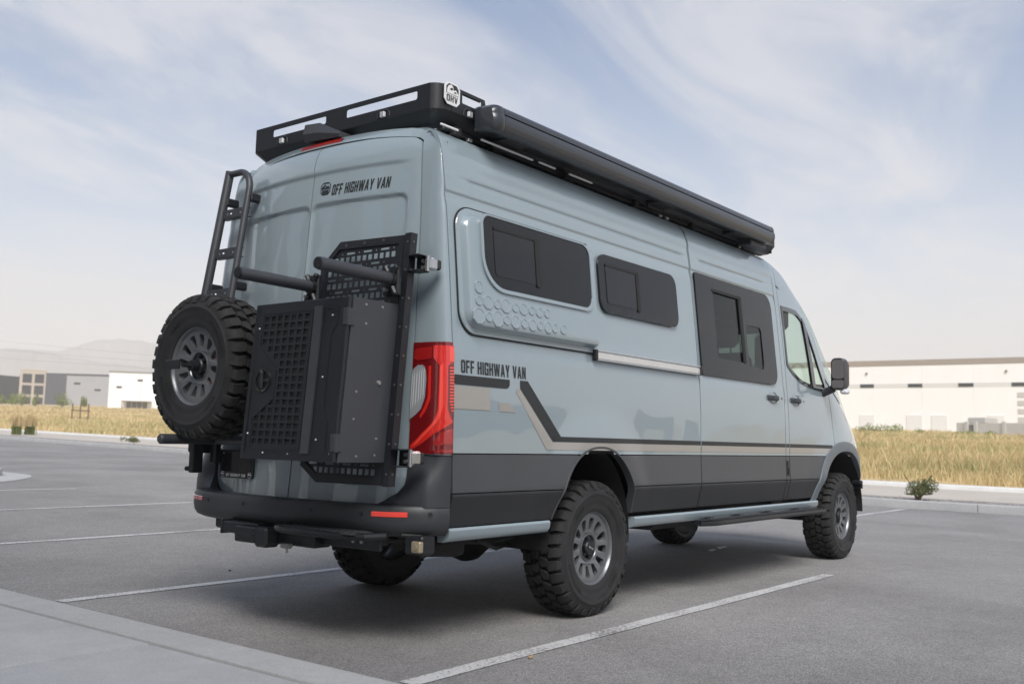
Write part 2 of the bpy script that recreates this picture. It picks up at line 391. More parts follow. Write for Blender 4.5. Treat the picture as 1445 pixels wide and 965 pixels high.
# painted stall lines
def stall_line(x0, x1, y, w=.10):
    b = MB(); n = max(2, int((x1-x0)/.5)); P = []
    for k in range(n+1):
        x = x0+(x1-x0)*k/n
        P.append([(x, y-w/2+.004*sin(x*7), G(x, y-w/2)+.004), (x, y+w/2+.004*sin(x*5+1), G(x, y+w/2)+.004)])
    return tag(b.grid(P).build('stall_line', M['line']), kind='structure')
for y in (-7.1, -4.2, -1.29, 1.62, 4.68, 7.85, 11.0, 14.1, 17.2): stall_line(-1.95, 3.04 if y < 2 else 3.2, y)
for y in (-7.1, -4.2, -1.9, .98, 3.9, 6.9, 9.9): stall_line(10.2, KX(y)-.25, y)
# far kerb with joints, gravel strip, road, second kerb
fk = empty('far_kerb'); tag(fk, kind='structure')
kp = [(0, -.1), (0, .125), (.006, .138), (.02, .145), (.15, .145), (.15, -.1)]
def kerb_run(fx, y0, y1, parent, step, dz=0, prof=kp, name='kerb_segment'):
    y = y0
    while y < y1:
        y2 = y+step-.012
        b = MB(); b.grid([[(fx(q)+a, q, c+G(fx(q), q)+dz) for a, c in prof] for q in (y, (y+y2)/2, y2)])
        for q in (y, y2): b.add([(fx(q)+a, q, c+G(fx(q), q)+dz) for a, c in prof], [list(range(len(prof)))])
        b.build(name, M['kerbcon' if parent is fk else 'sunlitkerb'], parent, angle=50); y += step
kerb_run(KX, -24.15, 60, fk, 3.0)
kerb_run(KX, 60, 130, fk, 14.0)
GRV = sheet('gravel_strip', lambda y: KX(y)+.145, lambda y: KX(y)+1.5, 6, .11, M['gravel'])
sheet('road', lambda y: KX(y)+1.49, lambda y: K2(y)+.02, 8, .02, M['roadtan'])
k2 = empty('road_kerb'); tag(k2, kind='structure')
kerb_run(K2, -30, 130, k2, 10.0, -.03, [(0, -.1), (0, .12), (.02, .14), (.42, .15), (.42, -.1)])
sheet('field', lambda y: K2(y)+.41, lambda y: K2(y)+300, 60, .06, M['soil'], fx=1.6)
# loose stones on the gravel strip
b = MB()
for k in range(2600):
    y = random.uniform(-6, 14) if k < 1800 else random.uniform(14, 48); x = KX(y)+.17+abs(random.gauss(0, .5)); s = random.uniform(.012, .045)
    if x > KX(y)+1.5: continue
    z = G(x, y)+.11+s*.25; a = random.uniform(0, 6)
    v = [(x+s*cos(a+t)*random.uniform(.7, 1.2), y+s*sin(a+t)*random.uniform(.7, 1.2), z-s*.35) for t in (0, 1.57, 3.14, 4.71)]+[(x+random.uniform(-.3, .3)*s, y+random.uniform(-.3, .3)*s, z+s*.5)]
    b.add(v, [(0, 1, 4), (1, 2, 4), (2, 3, 4), (3, 0, 4)])
tag(b.build('gravel_stones', M['gravel'], angle=20), 'loose grey gravel stones along the strip behind the far kerb', kind='stuff')
# concrete kerb island on the left
b = MB()
isl = [(2.2, 12.3), (3.3, 13.2), (3.9, 13.9), (4.2, 14.5), (4.3, 15.0), (4.3, 15.6), (4.1, 16.6), (3.2, 18.0), (2.0, 19.0), (0, 18.5), (0, 13)]
cx, cy = 2.0, 15.6
def ringp(s, z): return [(cx+(x-cx)*s, cy+(y-cy)*s, G(x, y)+z) for x, y in isl]
rings = [ringp(1, -.02), ringp(1, .012), ringp(.80, .035), ringp(.795, .15), ringp(.77, .165), ringp(.5, .17), ringp(.01, .17)]
b.grid(rings, wrap=True); tag(b.build('kerb_island', M['kerbcon'], angle=40), 'pale concrete kerb island in the parking lot at the left edge', 'kerb island')
# ---------------------------------------------------------------- the van
VAN = tag(empty('camper_van'), 'pale blue-grey high-roof camper van with spare wheel and black storage box on its rear doors', 'camper van')
def ss(a, b, x):
    t = max(0, min(1, (x-a)/(b-a))); return t*t*(3-2*t)
def zinv(y):                       # height of the roof skin at half width y
    lo, hi = 2.60, 2.75
    for _ in range(30):
        m = (lo+hi)/2
        if YP(m) > y: lo = m
        else: hi = m
    return lo
def zof(x, zm): return zm if zm < 1 else 1+(zm-1)*(HX(x)-1)/1.75
def line_dip(z, z0, w): return math.exp(-((z-z0)/w)**2)
ARCH_R = (-.035, .44, .445, .565); ARCH_F = (4.25, .44, .66, .575)
def rho(A, x, z):
    a, b = abs(x-A[0])/A[2], abs(z-A[1])/A[3]
    if z < A[1]: b *= .3
    return (a**2.25+b**2.25)**(1/2.25)
def disp(x, z):
    d = 0
    if z > 2.2 and x < 2.85:
        e = ss(-1.28, -1.15, x)*(1-ss(1.20, 1.30, x)) if x < 1.31 else ss(1.40, 1.52, x)*(1-ss(2.62, 2.75, x))
        d -= .008*line_dip(z, 2.41, .008)*e
        e2 = ss(-1.2, -.95, x)
        d += .006*ss(2.47, 2.50, z)*(1-ss(2.50, 2.60, z))*e2
        d -= .007*(1-ss(2.314, 2.326, z))*ss(2.24, 2.30, z)
    if x < 2.86 and 1.0 < z < 1.7: d += .004*(1-ss(1.50, 1.53, z))*ss(1.1, 1.4, z)
    for A in (ARCH_R, ARCH_F):
        q = rho(A, x, z)
        if q < 1.55 and z > .60: d += .020*(1-ss(1.05, 1.5, q))*ss(.60, .8, z)
    return d
def side(x, z, s=-1, off=0): return (x, s*(Y(x, z)+disp(x, z)+off), z)
def sideP(x, z, off=0): return side(x, z, -1, off)
def patch(name, xl, xr, rows, nx, m, s=-1, skip=None, arches=(), lip=.02, zf=None, off=0, parent=VAN):
    """skin panel between seam curves xl(zm), xr(zm) for the given zm rows, with turned-in edges"""
    P = []; Q = []
    for zm in rows:
        a, c = xl(zm), xr(zm); row = []; q = []
        for i in range(nx+1):
            x = a+(c-a)*i/nx; z = zof(x, zm); q.append((x, z)); row.append(Vector(side(x, z, s, off)))
        P.append(row); Q.append(q)
    h, w = len(P), nx+1
    faces = []; keep = set()
    for j in range(h-1):
        for i in range(nx):
            cx = sum(Q[j+a][i+b_][0] for a in (0, 1) for b_ in (0, 1))/4; cz = sum(Q[j+a][i+b_][1] for a in (0, 1) for b_ in (0, 1))/4
            if skip and skip(cx, cz): continue
            if any(rho(A, cx, cz) < 1 for A in arches): continue
            faces.append([j*w+i, j*w+i+1, (j+1)*w+i+1, (j+1)*w+i]); keep.add((j, i))
    V = [p for r in P for p in r]; QQ = [q for r in Q for q in r]
    cnt = {}
    for f in faces:
        for k in f: cnt[k] = cnt.get(k, 0)+1
    for A in arches:               # snap ragged cells to the arch curve
        for k, c in cnt.items():
            x, z = QQ[k]; q = rho(A, x, z); j, i = divmod(k, w)
            inter = 0 < i < nx and 0 < j < h-1
            if q < 1 or (q < 1.14 and (c < 4 if inter else c < 2)):
                if q > .5:
                    if j == 0: x2, z2 = A[0]+(x-A[0])/q, z
                    else: x2, z2 = A[0]+(x-A[0])/q, A[1]+(z-A[1])/q
                    V[k] = Vector(side(x2, z2, s, off))
    n0 = len(V); ring = [i for i in range(w)]+[j*w+nx for j in range(1, h)]+[(h-1)*w+i for i in range(nx-1, -1, -1)]+[j*w for j in range(h-2, 0, -1)]
    V += [V[k]+Vector((0, -s*lip, 0)) for k in ring]
    fs = set(cnt); m_ = len(ring)
    for i in range(m_):
        a, c = ring[i], ring[(i+1) % m_]
        if a in fs and c in fs: faces.append([a, c, n0+(i+1) % m_, n0+i])
    us = sorted({k for f in faces for k in f}); ix = {k: i for i, k in enumerate(us)}
    b = MB(); b.add([V[k] for k in us], [[ix[k] for k in f] for f in faces]); return b.build(name, m, parent, angle=40, fix=False)
def rr_rows(a, b, step): 
    n = max(1, round((b-a)/step)); return [a+(b-a)*i/n for i in range(n+1)]
UP = rr_rows(.968, 1.5, .04)+rr_rows(1.515, 2.22, .045)+rr_rows(2.24, 2.30, .02)+[2.308, 2.314, 2.32, 2.326, 2.335, 2.36, 2.38, 2.393, 2.402, 2.41, 2.418, 2.427, 2.44, 2.46, 2.472, 2.485, 2.50, 2.515, 2.54, 2.57, 2.60, 2.62, 2.64, 2.66]
LO = [.768, .771, .779, .80, .82]+rr_rows(.86, .962, .034)
LL_ = rr_rows(.60, .70, .05)+[.73, .75, .759, .764]
c_ = lambda v: (lambda z: v)
def door_f(zm):                    # front edge of the cab door, solved on the mapped height
    e = tab('.5:3.72 .57:3.755 .73:3.84 .9:3.92 1.0:3.945 1.38:3.985 1.52:3.975 1.62:3.955 1.80:3.885 1.95:3.80 2.10:3.705 2.20:3.60 2.26:3.46 2.30:3.30')
    x = 3.9
    for _ in range(12): x = e(zof(x, zm))
    return x
for s in (-1, 1):
    win3 = (lambda x, z: 1.44 < x < 2.62 and 1.62 < z < 2.23) if s < 0 else None
    if s < 0:
        patch('quarter_panel', c_(-1.372), c_(1.305), UP, 76, M['paint'], s, None, (ARCH_R,))
        patch('quarter_cladding', c_(-1.372), c_(-.036), LO, 48, M['clad'], s, None, (ARCH_R,))
        patch('quarter_cladding', c_(-.034), c_(1.305), LO, 48, M['clad'], s, None, (ARCH_R,))
        patch('lower_moulding', c_(-1.372), c_(-.036), LL_, 48, M['moulding'], s, None, (ARCH_R,))
        patch('lower_moulding', c_(-.034), c_(1.305), LL_, 48, M['moulding'], s, None, (ARCH_R,))
        patch('sliding_door', lambda z: 1.317+.019*ss(2.15, 2.30, z), c_(2.843), UP, 44, M['paint'], s, win3)
        patch('sliding_door_cladding', c_(1.317), c_(2.843), LO, 40, M['clad'], s)
        patch('lower_moulding', c_(1.317), c_(2.843), LL_, 40, M['moulding'], s)
    else:
        patch('quarter_panel', c_(-1.372), c_(2.843), UP, 100, M['paint'], s, None, (ARCH_R,))
        patch('quarter_cladding', c_(-1.372), c_(-.036), LO, 48, M['clad'], s, None, (ARCH_R,))
        patch('quarter_cladding', c_(-.034), c_(2.843), LO, 80, M['clad'], s, None, (ARCH_R,))
        patch('lower_moulding', c_(-1.372), c_(-.036), LL_, 48, M['moulding'], s, None, (ARCH_R,))
        patch('lower_moulding', c_(-.034), c_(2.843), LL_, 80, M['moulding'], s, None, (ARCH_R,))
    patch('door_pillar', c_(2.855), c_(2.924), UP, 3, M['paint'], s)
    patch('door_pillar_cladding', c_(2.855), c_(2.924), LO, 3, M['clad'], s)
    patch('lower_moulding', c_(2.855), c_(2.924), LL_, 3, M['moulding'], s)
    DU = rr_rows(.968, 1.5, .05)+rr_rows(1.52, 2.42, .03)
    wtop = tab('2.9:2.24 3.3:2.245 3.45:2.20 3.58:2.10 3.70:1.93 3.80:1.75 3.9:1.60 3.95:1.55'); wbot = tab('2.9:1.80 3.0:1.72 3.1:1.665 3.3:1.60 3.6:1.57 3.95:1.56')
    patch('front_door', c_(2.936), door_f, DU, 34, M['paint'], s, lambda x, z: 2.985 < x < 3.90 and wbot(x)+.012 < z < wtop(x)-.012, (ARCH_F,))
    patch('front_door_cladding', c_(2.936), door_f, LO, 30, M['clad'], s, None, (ARCH_F,))
    patch('lower_moulding', c_(2.936), door_f, LL_, 30, M['moulding'], s, None, (ARCH_F,))
    CU = rr_rows(.968, 2.66, .05)
    patch('front_fender', lambda zm: door_f(zm)+.011, c_(5.30), [q for q in CU if q < 2.01], 44, M['paint'], s, None, (ARCH_F,))
    PU = rr_rows(2.012, 2.66, .036)
    pe = lambda zm: max(door_f(zm)+.10, 3.50) if zm > 2.1 else 4.62-(zm-2.0)*.3
    patch('windscreen_pillar', lambda zm: door_f(zm)+.011 if zm < 2.42 else 2.934, lambda zm: max(door_f(zm)+.10, 3.52) if zm > 2.1 else door_f(zm)+.45, PU, 12, M['paint'], s)
    patch('windscreen_corner', lambda zm: max(door_f(zm)+.103, 3.523) if zm > 2.1 else door_f(zm)+.453, c_(4.56), PU, 12, M['cabglass'], s, lip=.001)
    patch('front_bumper_side', lambda zm: door_f(zm)+.011, c_(5.30), LO, 44, M['clad'], s, None, (ARCH_F,))
    patch('front_bumper_lower', lambda zm: door_f(zm)+.011, c_(5.30), LL_, 44, M['moulding'], s, None, (ARCH_F,))
    # arch trim and wheel well
    for A, nm, wd in ((ARCH_R, 'wheel_arch_lip', .012), (ARCH_F, 'wheel_arch_trim', .085)):
        P = []
        t0 = -.12
        for k in range(97):
            t = pi*(-t0/ pi)*0 + (t0 + (pi-2*t0)*k/96)
            ct, st = cos(t), sin(t); e = 2/2.25
            ux, uz = math.copysign(abs(ct)**e, ct), math.copysign(abs(st)**e, st)
            def pt(q, off): 
                x, z = A[0]+A[2]*ux*q, A[1]+A[3]*uz*q*(1 if uz > 0 else 1.6)
                z = max(z, .598 if A is ARCH_R else .50); return Vector(side(x, z, s, off))
            o_ = .012 if wd > .05 else .004
            inn = pt(.995, o_); deep = inn.copy(); deep.y -= s*.05
            P.append([pt(1+wd/.55, -.004), pt(1+wd/.55-.006, o_), pt(1.0, o_+.001), inn, deep])
        MB().grid(P).build(nm, M['flare' if wd > .05 else 'clad'], VAN, angle=30, fix=False)
        b = MB(); P = []
        for k in range(33):
            t = -.15+(pi+.3)*k/32; x, z = A[0]+A[2]*1.0*cos(t), max(.42, A[1]+A[3]*1.0*sin(t))
            P.append([(x, s*.955, z), (x, s*.5, z)])
        b.grid(P); b.add([p[1] for p in P], [list(range(len(P)))]); b.build('wheel_well', M['dark'], VAN)
    # sill strip in body colour
    for (xa, xb) in ((-1.36, -.50), (.43, 3.62)):
        b = MB(); P = []
        n = 24
        for k in range(n+1):
            x = xa+(xb-xa)*k/n; cur = .018*ss(-1.0, -1.36, x)*0
            pr = [(.90, .60), (.972, .600), (.980, .588), (.976, .560), (.962, .538), (.945, .530), (.90, .528)]
            P.append([(x, s*(y+.008), z-.028*(1 if xa > 0 else .2)+cur) for y, z in pr])
        b.grid(P); b.add(P[0], [list(range(7))]); b.add(P[-1], [list(range(7))]); b.build('side_sill', M['paint'], VAN)

# roof skin, cab roof, windscreen, bonnet
def roofP(x, yn):                  # yn -1..1 across
    zm = 2.66+.09*(1-abs(yn)**2.4); 
    y = YP(zm) if abs(yn) > 1e-6 else 0
    y = .80*abs(yn); zz = zinv(y) if y > .02 else 2.75
    x_ = x+ (0 if x < 3.3 else .16*(1-yn*yn)*ss(3.3, 4.2, x))
    return (min(x_, 5.34), math.copysign(y, yn)*WX(x), zof(x, zz))
def roofpatch(name, xs, m, mi=None):
    MB().grid([[roofP(x, -1+2*k/24) for k in range(25)] for x in xs]).build(name, m, VAN, angle=50)
roofpatch('roof', [-1.30+i*.125 for i in range(31)], M['paint'])
roofpatch('cab_roof', [2.455+i*.09 for i in range(12)]+[3.50], M['paint'])
roofpatch('windscreen', [3.51+i*.1 for i in range(11)], M['cabglass'])
roofpatch('bonnet', [4.515+i*.07 for i in range(11)]+[5.30], M['paint'])
MB().box((5.27, 0, .74), (.06, .9, .5), .02).build('front_grille', M['plastic'], VAN)
MB().add([(5.30, -.3, 1.05), (5.30, .3, 1.05), (5.30, .3, .5), (5.30, -.3, .5)], [(0, 1, 2, 3)]).build('nose_panel', M['plastic'], VAN)

# rear: doors, corner pillars, header
XR = tab('.55:-1.60 .7:-1.582 .9:-1.566 1.3:-1.556 1.8:-1.545 2.16:-1.522 2.44:-1.499 2.58:-1.478 2.66:-1.445 2.70:-1.40')
YE = tab('.6:.775 .9:.785 1.8:.785 2.2:.772 2.5:.748 2.66:.728')
def rearx(y, z): return XR(z)+.105*(abs(y)/.78)**2.2
def rdoor(y, z, off=0):
    a = abs(y); d = 0
    d += .011*(1-ss(2.490, 2.515, z))*(1-ss(.58, .73, a))       # upper step
    # blank window recess
    dx, dz = max(.0-a+.06, a-.69+.06, 0), max(1.22-z+.06, z-2.33+.06, 0)
    q = sqrt(dx*dx+dz*dz); d += .015*(1-ss(.038, .062, q))
    return (rearx(y, z)+d-off, y, z)
def ztop(c): return 2.672-.045*c**3-max(0, .055-sqrt(max(0, .055**2-max(0, c*.74-.74+.055)**2)))
def zbot(c):
    r = .13; e = max(0, c*.78-.78+r); return .702+r-sqrt(max(0, r*r-e*e))
for s in (-1, 1):
    cs = [.006, .02]+[.035+.0155*i for i in range(60)]+[.965, .975, .985, .993, 1.0]
    P = []
    for j in range(221):
        row = []
        for c in cs:
            z = zbot(c)+(ztop(c)-zbot(c))*j/220
            row.append(Vector(rdoor(s*c*(YE(z)-.004), z)))
        P.append(row)
    b = MB(); b.grid(P); h, w = len(P), len(cs)
    ring = [P[0][i] for i in range(w)]+[P[j][-1] for j in range(1, h)]+[P[-1][i] for i in range(w-2, -1, -1)]+[P[j][0] for j in range(h-2, 0, -1)]
    b.grid([ring, [p+Vector((.003, 0, 0)) for p in ring], [p+Vector((.02, -s*.0, 0)) for p in ring]], wrap=True)
    b.build('rear_door', M['paint'], VAN, angle=32, fix=False)
def catm(pts, t):
    n = len(pts)-1; k = min(int(t*n), n-1); u = t*n-k
    p = [pts[max(k-1, 0)], pts[k], pts[k+1], pts[min(k+2, n)]]
    return tuple(.5*((2*p[1][i])+(-p[0][i]+p[2][i])*u+(2*p[0][i]-5*p[1][i]+4*p[2][i]-p[3][i])*u*u+(-p[0][i]+3*p[1][i]-3*p[2][i]+p[3][i])*u**3) for i in range(2))
CQ = [(0, 0), (.22, .025), (.48, .09), (.72, .22), (.88, .45), (.95, .72), (1, 1)]
def corner0(t, z, s):
    S = (-1.380, Y(0, z)+disp(-1.372, z)); ye = YE(z)+.004; E = (rearx(ye, z), ye)
    a, q = catm(CQ, t); return Vector((S[0]+a*(E[0]-S[0]), s*(S[1]-q*(S[1]-E[1])), z))
def corner(t, z, s=-1, off=0):
    p = corner0(t, z, s)
    if off:
        d = corner0(min(1, t+.01), z, s)-corner0(max(0, t-.01), z, s); n = Vector((d.y, -d.x, 0)).normalized()
        if n.x*1+0 > 0 and abs(n.x) > .05 or (abs(n.x) <= .05 and n.y*s < 0): n = -n
        p = p+n*off
    return p
for s in (-1, 1):
    zz = rr_rows(.955, 2.6, .06)+[2.62, 2.64, 2.66]
    P = [[corner(k/20, z, s) for k in range(21)] for z in zz]
    b = MB(); b.grid(P)
    b.grid([[r[0] for r in P], [r[0]+Vector((.0, -s*.02, 0)) for r in P]]); b.grid([[r[-1] for r in P], [r[-1]+Vector((.03, 0, 0)) for r in P]])
    b.build('corner_pillar', M['paint'], VAN, fix=False)
# header between doors and roof
P0, P1, P2, P3 = [], [], [], []
for k in range(61):
    y = -.80+1.6*k/60; a = abs(y)
    if a < .725: x0, z0 = rearx(y, 2.66)+.004, ztop(min(1, a/.735))+.006
    else:
        t = 1-(a-.725)/.075; p = corner(max(0, t)*.9, 2.66, 1); x0, z0 = -1.380+(rearx(.73, 2.66)+1.38)*max(0, t)**.6, 2.66
    zr = zinv(max(a, .02)); P0.append((x0+.025, y, z0-.004)); P1.append((x0, y, z0)); P2.append((x0*.6-1.30*.4-.012, y, z0+(zr-z0)*.72)); P3.append((-1.30, y, zr))
MB().grid([P0, P1, P2, P3]).build('rear_header', M['paint'], VAN, angle=50, fix=False)
# dark liner behind every gap, floor and bulkhead, cab interior
b = MB()
for s in (-1, 1):
    b.grid([[(x, s*(Y(min(x, 3.4), z)-.035), z) for x in (-1.37, -.5, 1.0, 1.30, 1.42)] for z in (.97, 1.4, 1.8, 2.2, 2.45, 2.62)])
    b.grid([[(x, s*(YP(z)-.035), z) for x in (1.30, 2.2, 2.95)] for z in (.6, 1.0, 1.55)]); b.grid([[(x, s*(YP(z)-.035), z) for x in (1.30, 2.2, 2.95)] for z in (2.28, 2.5, 2.62)])
    b.grid([[(x, s*(YP(z)-.03), z) for x in (2.72, 2.96)] for z in (.55, 1.0, 1.5, 2.0, 2.35, 2.62)])
b.grid([[(rearx(y, z)+.035, y, z) for y in (-.85, -.6, -.3, 0, .3, .6, .85)] for z in (.70, 1.2, 1.8, 2.3, 2.6)])
b.grid([[(1.28, q*(YP(z)-.04), z) for q in (-1, 0, 1)] for z in (.6, 1.0, 1.6, 2.2, 2.45, 2.6, 2.66)])
b.build('inner_lining', M['void'], VAN)
MB().box((1.9, 0, .60), (6.2, 1.7, .06)).build('floor_pan', M['dark'], VAN)
MB().grid([[(x, y*.78, 2.60-.02*y*y-(0 if x < 2.9 else (x-2.9)*.45)) for y in (-1, -.5, 0, .5, 1)] for x in (1.3, 2.2, 2.9, 3.35)]).build('headliner', M['skin_tan'], VAN)
b = MB(); b.box((4.15, 0, 1.28), (.7, 1.7, .42), .08); b.box((4.42, 0, 1.44), (.4, 1.6, .12), .04); b.build('dashboard', M['seat'], VAN)
b = MB(); b.tube([(3.72+.13*cos(t)*.35, .42+.19*sin(t), 1.52+.19*cos(t)*.94) for t in [2*pi*k/24 for k in range(25)]], .014, 6, False); b.tube([(3.72, .42, 1.52), (4.0, .42, 1.4)], .03, 8); b.build('steering_wheel', M['seat'], VAN)
MB().box((3.08, 0, 2.30), (.72, 1.62, .46), .05).build('overhead_shelf', M['seat'], VAN)
for s in (-1, 1): MB().box((2.885, s*.79, 1.35), (.10, .14, 1.3), .03).build('pillar_trim', M['seat'], VAN)
for y in (-.45, .45):
    st = empty('cab_seat', (3.05, y, 0), parent=VAN)
    MB().box((.12, 0, 1.12), (.5, .5, .16), .05).build('seat_cushion', M['seat'], st)
    MB().box((-.16, 0, 1.50), (.15, .48, .70), .06, (Matrix.Rotation(-.14, 3, 'Y'))).build('seat_back', M['seat'], st)
    MB().box((-.22, 0, 1.99), (.11, .27, .20), .045).build('headrest', M['seat'], st)
    b = MB(); [b.tube([(-.21, q, 1.80), (-.22, q, 1.92)], .009, 6) for q in (-.06, .06)]; b.build('headrest_posts', M['seat'], st)

# ------------- glazing on the sliding door, the cab door and the two camper windows
def rowpanel(x0, x1, z0, z1, r, off, m, name, parent, hole=None, rs=None, th=.012, lean=0):
    """rounded window panel that follows the body side; hole = loops cut through it"""
    b = MB(); lp = [rrect(x0, x1, z0, z1, r, 7, rs)]+(hole or [])
    def mp(a, c, t):
        return (a, -(Y(a, z0)*(z1-c)/(z1-z0)+Y(a, z1)*(c-z0)/(z1-z0)+.010+t), c)
    b.plate(lp, mp, off, off-th); return b.build(name, m, parent, angle=30)
SW3 = rowpanel(1.345, 2.715, 1.545, 2.302, .08, .008, M['glass2'], 'sliding_door_window', VAN, [rrect(1.62, 2.105, 1.685, 2.205, .035), rrect(2.165, 2.46, 1.66, 2.00, .04)], rs=(.02, .11, .12, .02))
rowpanel(1.60, 2.125, 1.665, 2.22, .03, -.004, M['privacy'], 'sliding_pane', SW3, th=.004)
rowpanel(2.15, 2.475, 1.645, 2.015, .04, -.002, M['privacy'], 'fixed_pane', SW3, th=.003)
rowpanel(2.07, 2.115, 1.68, 2.215, .015, .010, M['void'], 'pane_frame', SW3, th=.01)
rowpanel(1.61, 2.11, 2.19, 2.212, .008, .010, M['void'], 'pane_top_rail', SW3, th=.008)
W2 = rowpanel(.018, 1.032, 1.848, 2.222, .085, .012, M['glass2'], 'camper_window', VAN)
def pane(x0, x1, z0, z1, o, parent, fm=0):
    rowpanel(x0, x1, z0, z1, .02, o+.0025, M['glass'], 'sliding_pane', parent, th=.006)
    rowpanel(x1-.010, x1+.026, z0-.012, z1+.012, .012, o+.007, M['void'], 'pane_frame', parent, th=.008)
    rowpanel(x0, x1+.02, z1-.004, z1+.012, .005, o+.006, M['void'], 'pane_top_rail', parent, th=.006)
pane(.095, .475, 1.908, 2.150, .012, W2)
# the flared bed pod round the rear window
def podmap(a, c, t): return (a, -(Y(0, 1.60)*(2.235-c)/.635+Y(0, 2.235)*(c-1.60)/.635+.006+t), c)
def podring(inset, t, n=9): return [podmap(a, c, t) for a, c in rrect(-1.312+inset, -.075-inset*.25, 1.588+inset, 2.242-inset, 0, n, (max(.012, .11-inset), .012, .012, max(.012, .11-inset)))]
b = MB(); rings = [podring(-.010, -.012), podring(-.010, .004), podring(-.007, .008), podring(.008, .009), podring(.016, .012), podring(.030, .040), podring(.038, .048), podring(.050, .052), podring(.075, .053)]
b.grid(rings, wrap=True)
POD_T = .053
wl = rrect(-1.158, -.158, 1.848, 2.228, 0, 9, (.16, .07, .07, .05))
fl = rrect(-1.312+.075, -.075-.075*.25, 1.588+.075, 2.242-.075, 0, 9, (.035, .012, .012, .035))
b2 = MB(); b2.plate([fl, ], podmap, POD_T); o = len(b.v); b.v += b2.v; b.f += [[i+o for i in q] for q in b2.f]; b.m += [0]*len(b2.f)
POD = b.build('bed_flare', M['paint'], VAN, angle=28)
MB().grid([podring(-.0175, -.006), podring(-.0165, .0025), podring(-.0115, .0035), podring(-.0108, -.002)], wrap=True).build('flare_shade_ring', M['dark'], POD, angle=60)  # black ring stands in for the shade round the flare edge
def podplate(loops, t0, t1, m, name, parent, ang=30): return MB().plate(loops, podmap, t0, t1).build(name, m, parent, angle=ang)
podplate([rrect(-1.188, -.128, 1.818, 2.232, 0, 9, (.185, .09, .09, .06)), rrect(-1.168, -.148, 1.838, 2.224, 0, 9, (.17, .08, .08, .055))], POD_T+.012, POD_T-.01, M['paint'], 'window_surround', POD)
W1 = podplate([rrect(-1.166, -.150, 1.840, 2.224, 0, 9, (.165, .078, .075, .052))], POD_T+.007, POD_T+.0005, M['glass2'], 'camper_window', VAN)
podplate([rrect(-1.08, -.70, 1.905, 2.160, .025)], POD_T+.0095, POD_T+.004, M['glass'], 'sliding_pane', W1)
podplate([rrect(-.714, -.676, 1.893, 2.172, .012)], POD_T+.014, POD_T+.004, M['void'], 'pane_frame', W1)
podplate([rrect(-1.08, -.68, 2.156, 2.172, .005)], POD_T+.013, POD_T+.004, M['void'], 'pane_top_rail', W1)
octs = [(-1.219, 1.824, 0.031, 0.033), (-1.224, 1.752, 0.025, 0.024), (-1.151, 1.752, 0.037, 0.037), (-1.072, 1.752, 0.025, 0.025), (-0.999, 1.752, 0.039, 0.039), (-0.915, 1.752, 0.025, 0.025), (-0.843, 1.753, 0.033, 0.033), (-0.768, 1.753, 0.025, 0.024), (-0.696, 1.753, 0.029, 0.028), (-0.621, 1.756, 0.025, 0.026), (-1.228, 1.673, 0.045, 0.043), (-1.148, 1.675, 0.026, 0.025), (-1.074, 1.674, 0.043, 0.043), (-0.999, 1.675, 0.026, 0.024), (-0.922, 1.674, 0.037, 0.037), (-0.843, 1.674, 0.026, 0.026), (-0.768, 1.673, 0.033, 0.032), (-0.697, 1.677, 0.025, 0.024), (-0.621, 1.676, 0.031, 0.033), (-0.554, 1.678, 0.026, 0.026), (-0.467, 1.68, 0.03, 0.027)]
for cx_, cz_, ra, rb in octs:
    ra *= .98; rb *= .98
    k_ = [(.42, 1), (1, .45), (1, -.45), (.42, -1), (-.42, -1), (-1, -.45), (-1, .45), (-.42, 1)]
    b = MB(); R3 = [[podmap(cx_+ra*p*q, cz_+rb*w_*q, POD_T+t) for p, w_ in k_] for q, t in ((1.08, -.002), (1.0, .005), (.86, .006), (.80, .0035))]
    b.grid(R3, wrap=True); b.add(R3[-1], [list(range(8))]); b.build('octagon_boss', M['paint'], POD, angle=20)
for s in (-1, 1):
    def mpd(a, c, t, s=s): return side(a, c, s, t)
    # cab side glass, its black surround and the quarter light bar
    xs = [2.975+.925*i/26 for i in range(27)]
    P = [[mpd(x, wbot(x)+(wtop(x)-wbot(x))*j/6, -.006) for x in xs] for j in range(7)]
    G1 = MB().grid(P).build('cab_window', M['cabglass'], VAN, angle=60, fix=False)
    def strip(c0, c1, off0=.006, nm='window_seal', m='gloss'):
        rows = [[mpd(x, z, -.012) for x, z in c0], [mpd(x, z, off0) for x, z in c0], [mpd(x, z, off0) for x, z in c1], [mpd(x, z, -.012) for x, z in c1]]
        return MB().grid(rows).build(nm, M[m], G1, angle=30, fix=False)
    def close(z): return z
    up_ = [(x, wtop(x)) for x in xs]; dn_ = [(x, wbot(x)) for x in xs][::-1]
    loop = up_+dn_+[up_[0]]
    n_ = len(loop); cxm, czm = 3.4, 1.88
    inner = [(x+(cxm-x)*.055, z+(czm-z)*.085) for x, z in loop]; outer = [(x+(cxm-x)*-.012, z+(czm-z)*-.03) for x, z in loop]
    strip(outer, inner)
    strip([(3.47, 2.20), (3.50, 2.0), (3.525, 1.8), (3.535, 1.575)], [(3.535, 2.16), (3.575, 2.0), (3.605, 1.8), (3.62, 1.57)], .010, 'quarter_light_bar')
